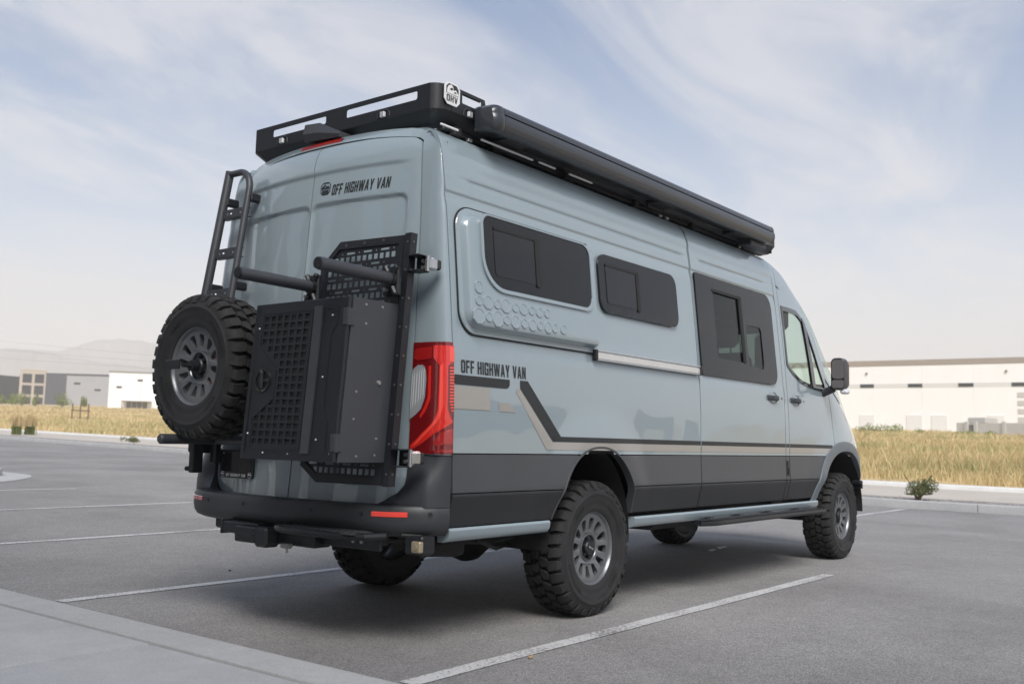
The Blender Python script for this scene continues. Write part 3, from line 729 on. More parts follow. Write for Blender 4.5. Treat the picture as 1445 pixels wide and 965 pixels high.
# seam shading strip: rain gutter groove on the cab cap
# door handles, fuel flap, table rail
for x in (2.60, 3.095):
    h = MB(); zc = 1.437
    P = []
    for k in range(9):
        t = k/8; xx = x-.105+.21*t; bul = .034*(1-(2*t-1)**4)+.004
        P.append([Vector((xx, -(Y(xx, zc+dz)+disp(xx, zc)+bul*q), zc+dz)) for dz, q in ((-.017, .0), (-.020, .7), (-.012, 1), (.012, 1), (.020, .7), (.017, 0))])
    h.grid(P); H = h.build('door_handle', M['plastic'], VAN)
    b = MB(); ring = []
    for q, o in ((1.0, .003), (.86, .006), (.8, -.002)): ring.append([sideP(x+.02+.085*q*cos(t), 1.440+.052*q*sin(t), o) for t in [2*pi*k/24 for k in range(24)]])
    b.grid(ring, wrap=True); b.build('handle_bowl', M['paint'], H)
    MB().tube([sideP(x+.115, zc, .03), sideP(x+.115, zc, .042)], .011, 10).build('key_lock', M['chrome'], H)
b = MB(); b.plate([rrect(2.868, 2.925, .80, .925, .012)], lambda a, c, t: sideP(a, c, t), .006, 0); FF = b.build('hookup_socket', M['black'], VAN)
MB().plate([rrect(2.882, 2.912, .815, .865, .01)], lambda a, c, t: sideP(a, c, t), .012, .004).build('socket_lid', M['plastic'], FF)
TR = MB()
for (za, zb, o) in ((1.545, 1.585, .022), (1.590, 1.598, .026), (1.535, 1.542, .026)):
    TR.box(((-.09+1.28)/2, -(Y(0, 1.57)+.012+o/2), (za+zb)/2), (1.37, o, zb-za), .003)
TRo = TR.build('table_rail', M['alu'], VAN)
for x in (-.088, 1.283): MB().box((x, -(Y(0, 1.57)+.026), 1.566), (.022, .036, .068), .006).build('rail_end_cap', M['black'], TRo)
# body-side graphics
def decal(polys, m, name='side_stripe', off=.0022):
    b = MB()
    for lp in polys: b.plate([lp], lambda a, c, t: sideP(a, c, t), off)
    return b.build(name, M[m], VAN, angle=60)
def splitrun(z0, z1, xs_, m):
    for a, c in xs_:
        n = max(1, int((c-a)/.05)); MB().grid([[sideP(a+(c-a)*i/n, z, .0022) for i in range(n+1)] for z in (z0, (z0+z1)/2, z1)]).build('side_stripe', M[m], VAN, angle=60, fix=False)
runs = [(1.319, 2.843), (2.857, 2.923), (2.937, 3.90)]
splitrun(1.036, 1.066, [(-.44, 1.304)]+runs, 'decal'); splitrun(.990, 1.0345, [(-.50, 1.304)]+runs, 'tan')
decal([[(-1.370, 1.312), (-.955, 1.312), (-.93, 1.318), (-.918, 1.335), (-.918, 1.362), (-1.370, 1.362)]], 'decal')
decal([[(-.825, 1.364), (-.825, 1.318), (-.512, 1.036), (-.44, 1.036), (-.44, 1.066), (-.755, 1.364)]], 'decal')
decal([[(-.862, 1.300), (-.832, 1.322), (-.518, 1.034), (-.50, 1.034), (-.50, .990), (-.575, .990)]], 'tan')
decal([[(-1.370, 1.190), (-1.085, 1.190), (-1.085, 1.306), (-1.370, 1.306)]], 'tan')
decal([[(-1.01, 1.188), (-.87, 1.188), (-.915, 1.235), (-1.01, 1.235)]], 'tan')
# ------------- lettering
GL = {'O': [[(.12, 0), (.38, 0), (.46, .04), (.5, .13), (.5, .87), (.46, .96), (.38, 1), (.12, 1), (.04, .96), (0, .87), (0, .13), (.04, .04)], [(.17, .20), (.17, .80), (.21, .85), (.29, .85), (.33, .80), (.33, .20), (.29, .15), (.21, .15)]],
      'F': [[(0, 0), (.17, 0), (.17, .42), (.40, .42), (.40, .57), (.17, .57), (.17, .84), (.45, .84), (.45, 1), (0, 1)]],
      'H': [[(0, 0), (.17, 0), (.17, .42), (.33, .42), (.33, 0), (.5, 0), (.5, 1), (.33, 1), (.33, .58), (.17, .58), (.17, 1), (0, 1)]],
      'I': [[(0, 0), (.17, 0), (.17, 1), (0, 1)]],
      'G': [[(.06, 0), (.5, 0), (.5, .54), (.26, .54), (.26, .39), (.33, .39), (.33, .16), (.17, .16), (.17, .84), (.33, .84), (.33, .68), (.5, .68), (.5, .92), (.44, 1), (.06, 1), (0, .92), (0, .08)]],
      'W': [[(.12, 0), (.32, 0), (.40, .55), (.48, 0), (.68, 0), (.80, 1), (.63, 1), (.575, .40), (.48, 1), (.32, 1), (.225, .40), (.17, 1), (0, 1)]],
      'A': [[(0, 0), (.17, 0), (.205, .22), (.345, .22), (.38, 0), (.55, 0), (.37, 1), (.18, 1)], [(.23, .37), (.275, .70), (.32, .37)]],
      'Y': [[(.185, 0), (.355, 0), (.355, .38), (.54, 1), (.36, 1), (.27, .60), (.18, 1), (0, 1), (.185, .38)]],
      'V': [[(.18, 0), (.37, 0), (.55, 1), (.38, 1), (.275, .34), (.17, 1), (0, 1)]],
      'N': [[(0, 0), (.17, 0), (.17, .58), (.34, 0), (.51, 0), (.51, 1), (.34, 1), (.34, .42), (.17, 1), (0, 1)]]}
GWD = {'O': .5, 'F': .45, 'H': .5, 'I': .17, 'G': .5, 'W': .8, 'A': .55, 'Y': .54, 'V': .55, 'N': .51, ' ': .22}
def text_loops(txt, x0, z0, h, length, shear=0):
    tot = sum(GWD[c]+.10 for c in txt)-.10; k = length/tot; x = 0; out = []
    for c in txt:
        if c != ' ': out.append([[(x0+(x+a)*k+shear*b_*h, z0+b_*h) for a, b_ in lp] for lp in GL[c]])
        x += GWD[c]+.10
    return out
b = MB()
for lps in text_loops('OFF HIGHWAY VAN', -1.318, 1.374, .066, .545): b.plate(lps, lambda a, c, t: sideP(a, c, t), .0024)
b.build('side_lettering', M['decal'], VAN, angle=60)
b = MB()
def rearmap(a, c, t): 
    p = rdoor(-a, c); return (p[0]-t, p[1], p[2])
for lps in text_loops('OFF HIGHWAY VAN', .158, 2.366, .060, .405, .12): b.plate(lps, rearmap, .0024)
b.build('rear_lettering', M['decal'], VAN, angle=60)
def emblem(mapf, x0, z0, w, h, m, name, parent, off):
    """octagonal badge: a van among hills over a band of letters"""
    b = MB(); c = .22*w
    o8 = lambda e: [(x0+c, z0+e), (x0+w-c, z0+e), (x0+w-e, z0+c), (x0+w-e, z0+h-c), (x0+w-c, z0+h-e), (x0+c, z0+h-e), (x0+e, z0+h-c), (x0+e, z0+c)]
    q = lambda pts: [(x0+w*a, z0+h*b_) for a, b_ in pts]
    b.plate([o8(0), o8(.075*w)], mapf, off)
    b.plate([q([(.10, .46), (.90, .46), (.90, .55), (.74, .72), (.60, .62), (.42, .86), (.24, .74), (.10, .60)]), q([(.34, .62), (.44, .74), (.52, .63), (.44, .56)])], mapf, off)
    b.plate([q([(.50, .66), (.60, .56), (.78, .58), (.66, .68)])], mapf, off)
    return b, q, m, name, parent
bb = emblem(rearmap, .068, 2.375, .078, .072, 'decal', 'rear_emblem', VAN, .0024); bb[0].plate([bb[1]([(.16, .12), (.84, .12), (.84, .38), (.16, .38)])], rearmap, .0024); bb[0].build('rear_emblem', M['decal'], VAN, angle=60)

# ------------- tail lights
def tl_plate(loop, off0, off1, s):
    return lambda m, name, parent: MB().plate(loop, lambda a, c, t: corner(a, c, s, t), off0, off1).build(name, m, parent, angle=30)
def tl_grid(t0, t1, z0, z1, o, s, nt_=14, nz=6, cut=None):
    P = []
    for j in range(nz+1):
        P.append([])
        for i in range(nt_+1):
            t = (t0(j/nz) if callable(t0) else t0)*(1-i/nt_)+(t1(j/nz) if callable(t1) else t1)*i/nt_
            P[-1].append(corner(t, z0+(z1-z0)*j/nz, s, o))
    b = MB().grid(P); h, w = len(P), len(P[0])
    ring = [(0, i) for i in range(w)]+[(j, w-1) for j in range(1, h)]+[(h-1, i) for i in range(w-2, -1, -1)]+[(j, 0) for j in range(h-2, 0, -1)]
    cpos = lambda j, i: P[j][i]+Vector((.5, -s*.35, 0)).normalized()*(max(o, .006)+.004)
    b.grid([[P[j][i] for j, i in ring], [cpos(j, i) for j, i in ring]], wrap=True); return b
def tl_poly(poly, o, s, m, name, parent, nr=26, ns=8, th=.003):
    """lens shape drawn in (s, f): s 0 at the door edge .. 1 at the side seam, f 0 top .. 1 bottom; laid on the corner in strips"""
    poly = [(a, f*1.0) for a, f in poly]
    def span(f):
        xs = []
        for i in range(len(poly)):
            (a0, f0), (a1, f1) = poly[i], poly[(i+1) % len(poly)]
            if (f0-f)*(f1-f) <= 0 and f0 != f1: xs.append(a0+(a1-a0)*(f-f0)/(f1-f0))
        return (min(xs), max(xs)) if xs else None
    f0, f1 = min(p[1] for p in poly), max(p[1] for p in poly); e = 1e-4; P = []
    for k in range(nr+1):
        f = f0+e+(f1-f0-2*e)*k/nr; sp = span(f)
        if sp is None: continue
        P.append([corner(1-(sp[0]+(sp[1]-sp[0])*i/ns), 1.520-f*.556, s, o) for i in range(ns+1)])
    b = MB(); b.grid(P); h, w = len(P), len(P[0])
    ring = [(0, i) for i in range(w)]+[(j, w-1) for j in range(1, h)]+[(h-1, i) for i in range(w-2, -1, -1)]+[(j, 0) for j in range(h-2, 0, -1)]
    b.grid([[P[j][i] for j, i in ring], [P[j][i]+Vector((.5, -s*.35, 0)).normalized()*th for j, i in ring]], wrap=True)
    return b.build(name, M[m], parent, angle=30, fix=False)
for s in (-1, 1):
    T = tl_grid(.0, .99, .962, 1.522, .012, s, 20, 10).build('tail_light', M['redlens3'], VAN, fix=False, angle=30)
    tl_poly([(.40, .030), (.985, .030), (.985, .185), (.75, .19), (.725, .24), (.725, .60), (.82, .675), (.985, .735), (.985, .745), (.72, .755), (.47, .815), (.24, .915), (.06, .972), (.03, .945), (.22, .83), (.40, .735), (.50, .63), (.52, .20), (.40, .155)], .0155, s, 'redlens', 'red_lens', T)
    tl_poly([(.53, .20), (.60, .19), (.61, .58), (.53, .70), (.38, .79), (.14, .925), (.07, .945), (.24, .835), (.45, .72), (.52, .62)], .0175, s, 'redlens2', 'light_tube', T)
    tl_poly([(.78, .04), (.975, .04), (.975, .175), (.78, .175)], .0170, s, 'redlens2', 'red_lens_top', T, 4)
    tl_poly([(.05, .055), (.37, .040), (.37, .150), (.10, .165), (.04, .14)], .0150, s, 'redlens4', 'upper_reflector', T, 10)
    tl_poly([(.015, .255), (.12, .205), (.21, .205), (.265, .25), (.28, .33), (.265, .50), (.20, .605), (.08, .675), (.0, .70)], .0165, s, 'lamplens', 'reversing_lamp', T)
    for k in range(6): tl_poly([(.025+.042*k, .27-.01*k), (.037+.042*k, .265-.01*k), (.030+.042*k, .62-.022*k), (.018+.042*k, .63-.022*k)], .0185, s, 'ribglass', 'lamp_rib', T, 6, 1)
    tl_poly([(.315, .215), (.365, .215), (.365, .52), (.29, .62), (.20, .69), (.18, .67), (.26, .59), (.315, .50)], .0165, s, 'redlens', 'lamp_outline', T)
    tl_poly([(.45, .985), (.97, .985), (.97, .962), (.48, .970)], .0150, s, 'redlens4', 'lower_reflector', T, 4)
    tl_poly([(.60, .80), (.97, .775), (.97, .93), (.50, .935), (.42, .90)], .0140, s, 'redlens4', 'lower_lens', T, 8)
    for k in range(15): tl_poly([(.78+.004*max(0, k-11)*6, .225+.0275*k), (.965, .225+.0275*k), (.965, .238+.0275*k), (.78+.004*max(0, k-11)*6, .238+.0275*k)], .0165, s, 'redlens2', 'comb_bar', T, 1, 6)

# ------------- rear bumper
BP = [(-1.652, 0), (-1.648, .35), (-1.630, .62), (-1.592, .80), (-1.535, .905), (-1.46, .972), (-1.383, 1.006)]
def bplan(t):
    n = len(BP)-1; k = min(int(t*n), n-1); u = t*n-k
    p = [BP[max(k-1, 0)] if k else (BP[1][0], -BP[1][1]), BP[k], BP[k+1], BP[min(k+2, n)]]
    return tuple(.5*((2*p[1][i])+(-p[0][i]+p[2][i])*u+(2*p[0][i]-5*p[1][i]+4*p[2][i]-p[3][i])*u*u+(-p[0][i]+3*p[1][i]-3*p[2][i]+p[3][i])*u**3) for i in range(2))
def bpt(t, z, s, ins=0):
    x, y = bplan(t); x2, y2 = bplan(min(1, t+.01)); x1, y1 = bplan(max(0, t-.01)); d = Vector((x2-x1, y2-y1, 0)).normalized(); n = Vector((-d.y, d.x, 0))
    zz = z+.012*t*t
    return Vector((x-n.x*ins*1, s*(y-n.y*ins), zz))
BPROF = [(.545, .10), (.548, .055), (.562, .022), (.585, .007), (.62, 0), (.655, 0), (.685, .003), (.697, .012), (.702, .03), (.702, .10)]
for _ in (0,):
    ts = [k/40 for k in range(41)]
    P = [[bpt(t, z, -1, i) for t in ts[::-1]]+[bpt(t, z, 1, i) for t in ts[1:]] for z, i in BPROF]
    BUMP = MB().grid(P).build('rear_bumper', M['plastic'], VAN, angle=35)
    for s in (-1, 1):
        b = MB(); zz = [.690, .72, .76, .80, .84, .88, .92, .945, .952]; P = []
        for z in zz:
            q = ss(.70, .955, z); row = []
            for k in range(25):
                t = k/24; a = bpt(1-t*.42, z, s, .001); a.z = z+.012*(1-t*.42)**2*(1-q); c = corner(t, max(z, .80), s); c.z = z
                e = ss(.66, .80, z)*.5+.5*q
                row.append(a.lerp(c, min(1, .15*q+ .9*q*q + (t**5)*(1-q)*.0)))
            P.append(row)
        # inner edge follows the rounded door corner
        for j, z in enumerate(zz):
            r = .14; yin = YE(z)+.008 if z > .70+r else YE(.8)+.008-r+sqrt(max(0, r*r-(.702+r-z)**2)) if z > .702 else YE(.8)+.008-r
            for k in range(15, 25):
                w = (k-14)/10; p = P[j][k]; ya = abs(P[j][14].y)+(yin-abs(P[j][14].y))*w
                tx = p.x+(rearx(yin, max(z, .72))-.016-p.x)*ss(.70, .79, z); P[j][k] = Vector((p.x*(1-w)+w*tx, s*ya, p.z))
        b.grid(P); b.grid([[r_[-1] for r_ in P], [r_[-1]+Vector((.05, 0, 0)) for r_ in P]]); b.grid([P[-1], [p+Vector((.04, -s*.02, -.01)) for p in P[-1]]]); b.grid([[r_[0] for r_ in P], [r_[0]+Vector((0, -s*.02, 0)) for r_ in P]])
        b.build('bumper_corner', M['plastic'], BUMP, angle=40, fix=False)
        P = [[bpt(t, z, s, -.003) for t in [.397+.223*k/10 for k in range(11)]] for z in (.648, .655, .668)]
        MB().grid([[bpt(.397+.223*k/10, .644+.010*(k/10)**3, s, .004) for k in range(11)]]+P+[[bpt(.397+.223*k/10, .673, s, .004) for k in range(11)]]).build('bumper_reflector', M['redlens2'] if s < 0 else M['redlens'], BUMP)
        for t, z in ((.13, .655), (.345, .655), (.80, .66)):
            c = bpt(t, z, s, -.001); n = (bpt(t, z, s, -.1)-bpt(t, z, s, 0)).normalized()
            MB().tube([c-n*.004, c+n*.002], [.012, .011], 12).build('parking_sensor', M['black'], BUMP)
# license plate on the left door
LP = MB(); lpm = lambda a, c, t: (rearx(-.48, .86)-.012-t, -a, c-.0)
LP.plate([rrect(-.640, -.330, .785, .945, .012)], lpm, .012, 0); LPo = LP.build('number_plate_frame', M['black'], VAN)
LP = MB(); LP.plate([rrect(-.622, -.348, .822, .932, .01)], lpm, .0145, .011); LP.build('plate_panel', M['gloss'], LPo)
b = MB()
for lps in text_loops('OFF HIGHWAY VAN', -.575, .793, .017, .178, .1): b.plate(lps, lpm, .0135)
b.build('plate_lettering', M['white'], LPo, angle=60)
for x0 in (-.622, -.372): bb = emblem(lpm, x0, .790, .030, .030, 'white', 'x', LPo, .0135); bb[0].build('plate_emblem', M['white'], LPo, angle=60)
for x in (-.600, -.37): MB().tube([lpm(x, .925, .012), lpm(x, .925, .019)], .006, 8).build('plate_screw', M['steel'], LPo)
# brake light and roof camera
b = MB(); P = []
for k in range(13):
    y = .195-.345*k/12; P.append([(rearx(y, 2.66)+.03+dx, y, 2.690+dz) for dx, dz in ((.03, .0), (-.012, -.002), (-.020, .010), (-.004, .024), (.05, .028))])
b.grid(P); b.build('brake_light', M['redlens'], VAN)
b = MB()
b.add([(-1.36, .165, 2.745), (-1.36, .165, 2.80), (-1.40, .16, 2.832), (-1.445, .15, 2.836), (-1.46, .15, 2.775), (-1.44, .155, 2.735), (-1.30, .06, 2.75), (-1.30, .06, 2.80), (-1.35, .05, 2.832), (-1.42, .05, 2.838), (-1.44, .05, 2.775), (-1.43, .05, 2.732), (-1.28, -.12, 2.742), (-1.28, -.11, 2.755), (-1.33, -.11, 2.765), (-1.40, -.115, 2.762), (-1.425, -.12, 2.745), (-1.42, -.12, 2.728)],
      [(0, 1, 2, 3, 4, 5), (12, 13, 14, 15, 16, 17)]+[(k*6+i, k*6+(i+1) % 6, (k+1)*6+(i+1) % 6, (k+1)*6+i) for k in (0, 1) for i in range(6)])
b.build('rear_camera_housing', M['plastic'], VAN, angle=30)

# ------------- wheels
def tyre_mesh():
    b = MB()
    pr = [(.214, -.100), (.220, -.118), (.232, -.124), (.250, -.129), (.258, -.1275), (.275, -.134), (.300, -.1385), (.318, -.139), (.322, -.1415), (.330, -.1415), (.334, -.138), (.350, -.134), (.365, -.127), (.374, -.115), (.380, -.10), (.382, -.06), (.383, 0)]
    pr = pr+[(r, -y) for r, y in pr[-2::-1]]; b.lathe(pr[:13], 72); b.lathe(pr[12:-12], 72, mi=2); b.lathe(pr[-13:], 72)
    NB = 33; st = 2*pi/NB
    def pol(a, r, y): return (r*cos(a), y, r*sin(a))
    def block(lo, hi, mi=1):
        n = len(lo); b.add(lo+hi, [list(range(n, 2*n))]+[[i, (i+1) % n, (i+1) % n+n, i+n] for i in range(n)], mi)
    rs_ = random.Random(3)
    for k in range(NB):
        for s in (-1, 1):
            a = k*st+(.5*st if s > 0 else 0); wd = st*.375; al = k % 2
            # shoulder lug: from the tread over the edge down the sidewall
            yi = -.068 if al else -.060; ro = .404
            pts = [(ro, yi), (ro-.001, -.100), (ro-.008, -.119), (.378, -.1335 if al else -.129), (.352 if al else .362, -.1395 if al else -.134)]
            V = []; F = []
            for i, (r, y) in enumerate(pts):
                w_ = wd*(1.0, 1.0, .98, .88, .72)[i]; sk = .10*st*(i == 0)
                for da, dr in ((-w_, -.018 if i < 4 else -.012), (-w_*.93, 0), (w_*.93, 0), (w_, -.018 if i < 4 else -.012)): V.append(pol(a+da+sk, r+dr*(1 if i < 3 else .45), -s*(y+(.012 if i > 2 else 0)*(dr < 0))))
            for i in range(len(pts)-1):
                for j in range(3): F.append([i*4+j, i*4+j+1, (i+1)*4+j+1, (i+1)*4+j])
            F += [[0, 1, 2, 3], [16, 17, 18, 19]]
            b.add(V, F, 1)
            # centre block: leaning hexagon
            a2 = k*st+(.25*st if s > 0 else .75*st); sh = [(-.42, .004), (-.10, .060), (.36, .056), (.46, .020), (.16, -.001 if al else .003), (-.30, -.001)]
            lo = [pol(a2+u*st*1.02, .384, (y+.002)*s) for u, y in sh]; hi = [pol(a2+u*st*.90, .4045, (.03+(y-.03)*.90)*s) for u, y in sh]
            block(lo, hi)
    # raised sidewall marks
    for s in (-1, 1):
        for c0, n_ in ((.3, 15), (3.5, 13), (2.2, 6), (5.4, 7)):
            for k in range(n_):
                a = c0+k*.062; hw = rs_.uniform(.010, .020)
                lo = [pol(a+u*hw, r, s*.136) for u, r in ((-1, .272), (1, .272), (1, .296), (-1, .296))]; hi = [pol(a+u*hw, r, s*yv) for u, r, yv in ((-1, .272, .1372), (1, .272, .1372), (1, .296, .1412), (-1, .296, .1412))]
                block(lo, hi, 0)
    return b.mesh('tyre', [M['rubber'], M['tread'], M['groove']], 32)
def rim_mesh():
    b = MB(); 
    b.lathe([(.205, -.078), (.207, -.095), (.214, -.108), (.222, -.116), (.228, -.121), (.2325, -.1235), (.2365, -.1225), (.2375, -.116), (.232, -.108), (.226, -.10)], 72)
    b.lathe([(.2055, -.080), (.200, -.06), (.198, -.02), (.203, .05), (.212, .10), (.222, .115), (.234, .121), (.236, .112), (.214, .09)], 60)
    holes = []
    for k in range(12):
        a0 = 2*pi*k/12; lp = []
        for (r, w_) in ((.114, .012), (.109, .004), (.109, -.004), (.114, -.012), (.150, -.0205), (.170, -.0245), (.178, -.020), (.181, -.008), (.181, .008), (.178, .020), (.170, .0245), (.150, .0205)):
            t = a0+w_/r; lp.append((r*cos(t), r*sin(t)))
        holes.append(lp)
    oc = [(.2075*cos(2*pi*k/72), .2075*sin(2*pi*k/72)) for k in range(72)]; ic = [(.080*cos(2*pi*k/36), .080*sin(2*pi*k/36)) for k in range(36)]
    def mp(a, c, t):
        r = sqrt(a*a+c*c); return (a, -(.094-.020*ss(.20, .09, r)*0-.016*(1-ss(.10, .20, r)))+t, c)
    b.plate([oc, ic]+holes, mp, 0, .026)
    for lp in holes:               # raised rim round every window
        pass
    b.lathe([(.081, -.076), (.083, -.083), (.080, -.085), (.076, -.080), (.074, -.062), (.045, -.058), (.02, -.058)], 36)
    return b.mesh('rim', M['rim'], 30)
TY, RI = tyre_mesh(), rim_mesh()
bm_ = MB(); bm_.tube([(.057, -.055, 0), (.057, -.086, 0)], [.011, .009], 6); LUG = bm_.mesh('lug_nut', M['black'], 30)
bm_ = MB(); bm_.lathe([(.046, -.055), (.046, -.088), (.040, -.096), (.015, -.098), (.0005, -.098)], 28); CAP = bm_.mesh('centre_cap', M['black'], 30)
bm_ = MB(); bm_.box((0, -.1005, 0), (.050, .005, .013), .002, Matrix.Rotation(.3, 3, 'Y')); BAR = bm_.mesh('cap_badge', M['chrome'], 30)
bm_ = MB(); bm_.lathe([(.06, -.02), (.145, -.02), (.145, .0), (.06, .0)], 40); bm_.box((.02, .01, .135), (.08, .07, .05), .01); DISC = bm_.mesh('brake_disc', M['dark'], 30)
def wheel(loc, rot, name='wheel', disc=True, roll=0):
    w_ = empty(name, loc, (0, 0, rot), VAN)
    for nm, me in (('tyre', TY), ('rim', RI), ('centre_cap', CAP), ('cap_badge', BAR))+((('brake_disc', DISC),) if disc else ()):
        o = bpy.data.objects.new(nm, me); COL.objects.link(o); o.parent = w_; o.rotation_euler = (0, roll if nm != 'brake_disc' else 0, 0)
    for k in range(6):
        o = bpy.data.objects.new('lug_nut', LUG); COL.objects.link(o); o.parent = w_; o.rotation_euler = (0, roll+2*pi*k/6+.26, 0)
    return w_
RW = .402
wheel((0, -.838, RW), 0, roll=.1); wheel((0, .838, RW), pi, roll=.7); wheel((4.325, -.838, RW), 0, roll=1.3); wheel((4.325, .838, RW), pi, roll=2.1)

# ------------- underbody: axle, differential, leaf springs, shocks, exhaust, hitch
b = MB(); b.tube([(0, -.72, .40), (0, .72, .40)], .05, 14); b.build('rear_axle', M['dark'], VAN)
b = MB(); b.lathe([(.0, -.17), (.09, -.15), (.15, -.07), (.165, 0), (.15, .07), (.09, .15), (0, .17)], 20); b.build('differential', M['dark'], VAN, loc=(-.03, .03, .40))
for s in (-1, 1):
    b = MB(); b.tube([(-.80, s*.60, .56), (-.4, s*.60, .47), (0, s*.60, .45), (.4, s*.60, .48), (.75, s*.60, .56)], .028, 8); b.box((0, s*.60, .44), (.22, .09, .06), .01); b.build('leaf_spring', M['dark'], VAN)
    b = MB(); b.tube([(-.10, s*.52, .36), (-.32, s*.47, .72)], .032, 10); b.tube([(-.22, s*.495, .55), (-.32, s*.47, .72)], .042, 10); b.build('shock_absorber', M['black'], VAN)
b = MB(); b.tube([(4.3, -.7, .38), (4.3, .7, .38)], .045, 12); b.box((4.2, 0, .42), (.5, .7, .16), .04); b.build('front_axle', M['dark'], VAN)
b = MB(); b.tube([(.2, .02, .44), (2.0, .05, .52), (4.0, .05, .46)], .035, 10); b.build('drive_shaft', M['dark'], VAN)
b = MB(); b.tube([(3.2, .35, .46), (1.0, .38, .46), (.6, .52, .52), (-.4, .52, .58), (-.9, -.28, .52), (-1.2, -.48, .46)], .034, 10); b.tube([(2.2, .36, .46), (1.3, .37, .46)], .085, 14); b.build('exhaust', M['dark'], VAN)
b = MB(); b.box((1.7, -.45, .50), (1.1, .5, .16), .05); b.build('fuel_tank', M['dark'], VAN)
b = MB()
for s in (-1, 1): b.box((1.6, s*.46, .55), (6.2, .08, .10), .01)
for x in (-1.45, -.9, .5, 1.6, 2.9): b.box((x, 0, .55), (.08, .95, .08), .01)
b.build('chassis_frame', M['dark'], VAN)
# clutter hanging under the right rear overhang
b = MB(); b.lathe([(0, -.11), (.06, -.105), (.072, -.07), (.072, .07), (.06, .105), (0, .11)], 20); b.box((.03, .02, .03), (.16, .12, .09), .02); b.box((-.08, 0, .05), (.05, .06, .10), .01); AR = b.build('air_compressor', M['dark'], VAN, loc=(-1.13, -.74, .49), rot=(0, 0, .9))
b = MB(); b.tube([(-1.36, -.80, .54), (-1.37, -.80, .47), (-1.33, -.78, .44), (-1.25, -.76, .45)], .014, 8); b.tube([(-.95, -.82, .50), (-.75, -.80, .44), (-.5, -.66, .43), (-.2, -.62, .45)], .012, 8); b.tube([(-1.3, -.5, .5), (-.7, -.72, .47), (-.3, -.7, .5)], .018, 8); b.build('brake_hose', M['dark'], VAN)
HT = empty('tow_hitch', (0, 0, 0), parent=VAN)
MB().box((-1.50, 0, .535), (.09, 1.35, .085), .012).build('cross_tube', M['black'], HT)
b = MB(); b.box((-1.62, .235, .528), (.16, .30, .062), .006); b.build('receiver_bar', M['black'], HT)
MB().box((-1.62, .392, .528), (.17, .016, .078), .004).build('receiver_collar', M['black'], HT)
b = MB(); b.box((-1.66, .14, .505), (.16, .17, .085), .008); b.box((-1.66, .14, .505), (.165, .16, .010), .002); b.build('winch_block', M['black'], HT)
MB().box((-1.70, -.005, .500), (.10, .10, .105), .014).build('receiver_socket', M['black'], HT)
b = MB(); b.box((-1.60, -.18, .50), (.12, .30, .075), .008); b.build('step_arm', M['black'], HT)
b = MB(); b.tube([(-1.62, -.10, .565), (-1.76, -.16, .562), (-1.78, -.22, .560), (-1.76, -.60, .555), (-1.70, -.74, .555), (-1.60, -.78, .556)], .019, 8); STEP = b.build('step_frame', M['black'], HT)
b = MB(); b.box((-1.685, -.43, .568), (.15, .56, .008), .002)
for i in range(24):
    for j in range(5): b.box((-1.745+j*.03, -.68+i*.0225, .5735), (.018, .006, .005), 0, Matrix.Rotation(.8*(1 if (i+j) % 2 else -1), 3, 'Z'))
b.build('tread_plate', M['boxside'], HT)
b = MB(); b.box((-1.60, -.48, .515), (.02, .56, .07), .006); b.build('bracket_plate', M['black'], HT)
for y in (-.58, -.64): MB().tube([(-1.60, y, .522), (-1.625, y, .522)], .012, 8).build('bracket_bolt', M['steel'], HT)
b = MB(); b.tube([(-1.70, -.17, .475), (-1.70, -.17, .43)], .007, 6); b.tube([(-1.70, -.20, .468), (-1.70, -.13, .466)], .014, 8); b.build('hitch_pin', M['steel'], HT)
b = MB(); b.box((-1.50, -.92, .52), (.10, .12, .09), .01); b.build('wiring_bracket', M['black'], HT)
b = MB(); b.box((-1.555, -.955, .515), (.03, .06, .055), .006); b.tube([(-1.56, -.955, .515), (-1.575, -.955, .515)], .014, 10); b.build('trailer_socket', mat('brass_socket', (.42, .36, .25), .4, metal=.5), HT)
b = MB(); b.box((-1.52, -.90, .555), (.04, .16, .012), .003); b.tube([(-1.50, -.78, .545), (-1.56, -.86, .565), (-1.5, -.93, .56)], .010, 6); b.build('wiring_loom', M['dark'], HT)
# running board
RB = empty('running_board', parent=VAN)
b = MB(); P = []
for k in range(17):
    x = 1.25+2.27*k/16; tp = .5 if k == 0 else 1
    P.append([(x, -(.985+dy), z) for dy, z in ((.0, .512), (.09*tp+.03, .514), (.112*tp, .508), (.116*tp, .488), (.095*tp, .470), (0, .474))])
b.grid(P); b.add(P[0], [range(6)]); b.add(P[-1], [range(6)]); b.build('board', M['black'], RB)
b = MB()
for i in range(52): b.box((1.36+i*.041, -1.045, .5155), (.030, .05, .004), 0)
b.build('grip_ribs', M['boxside'], RB)
for x in (1.45, 1.95, 2.5, 3.1): MB().box((x, -.95, .50), (.06, .16, .05), .008).build('step_bracket', M['black'], RB)
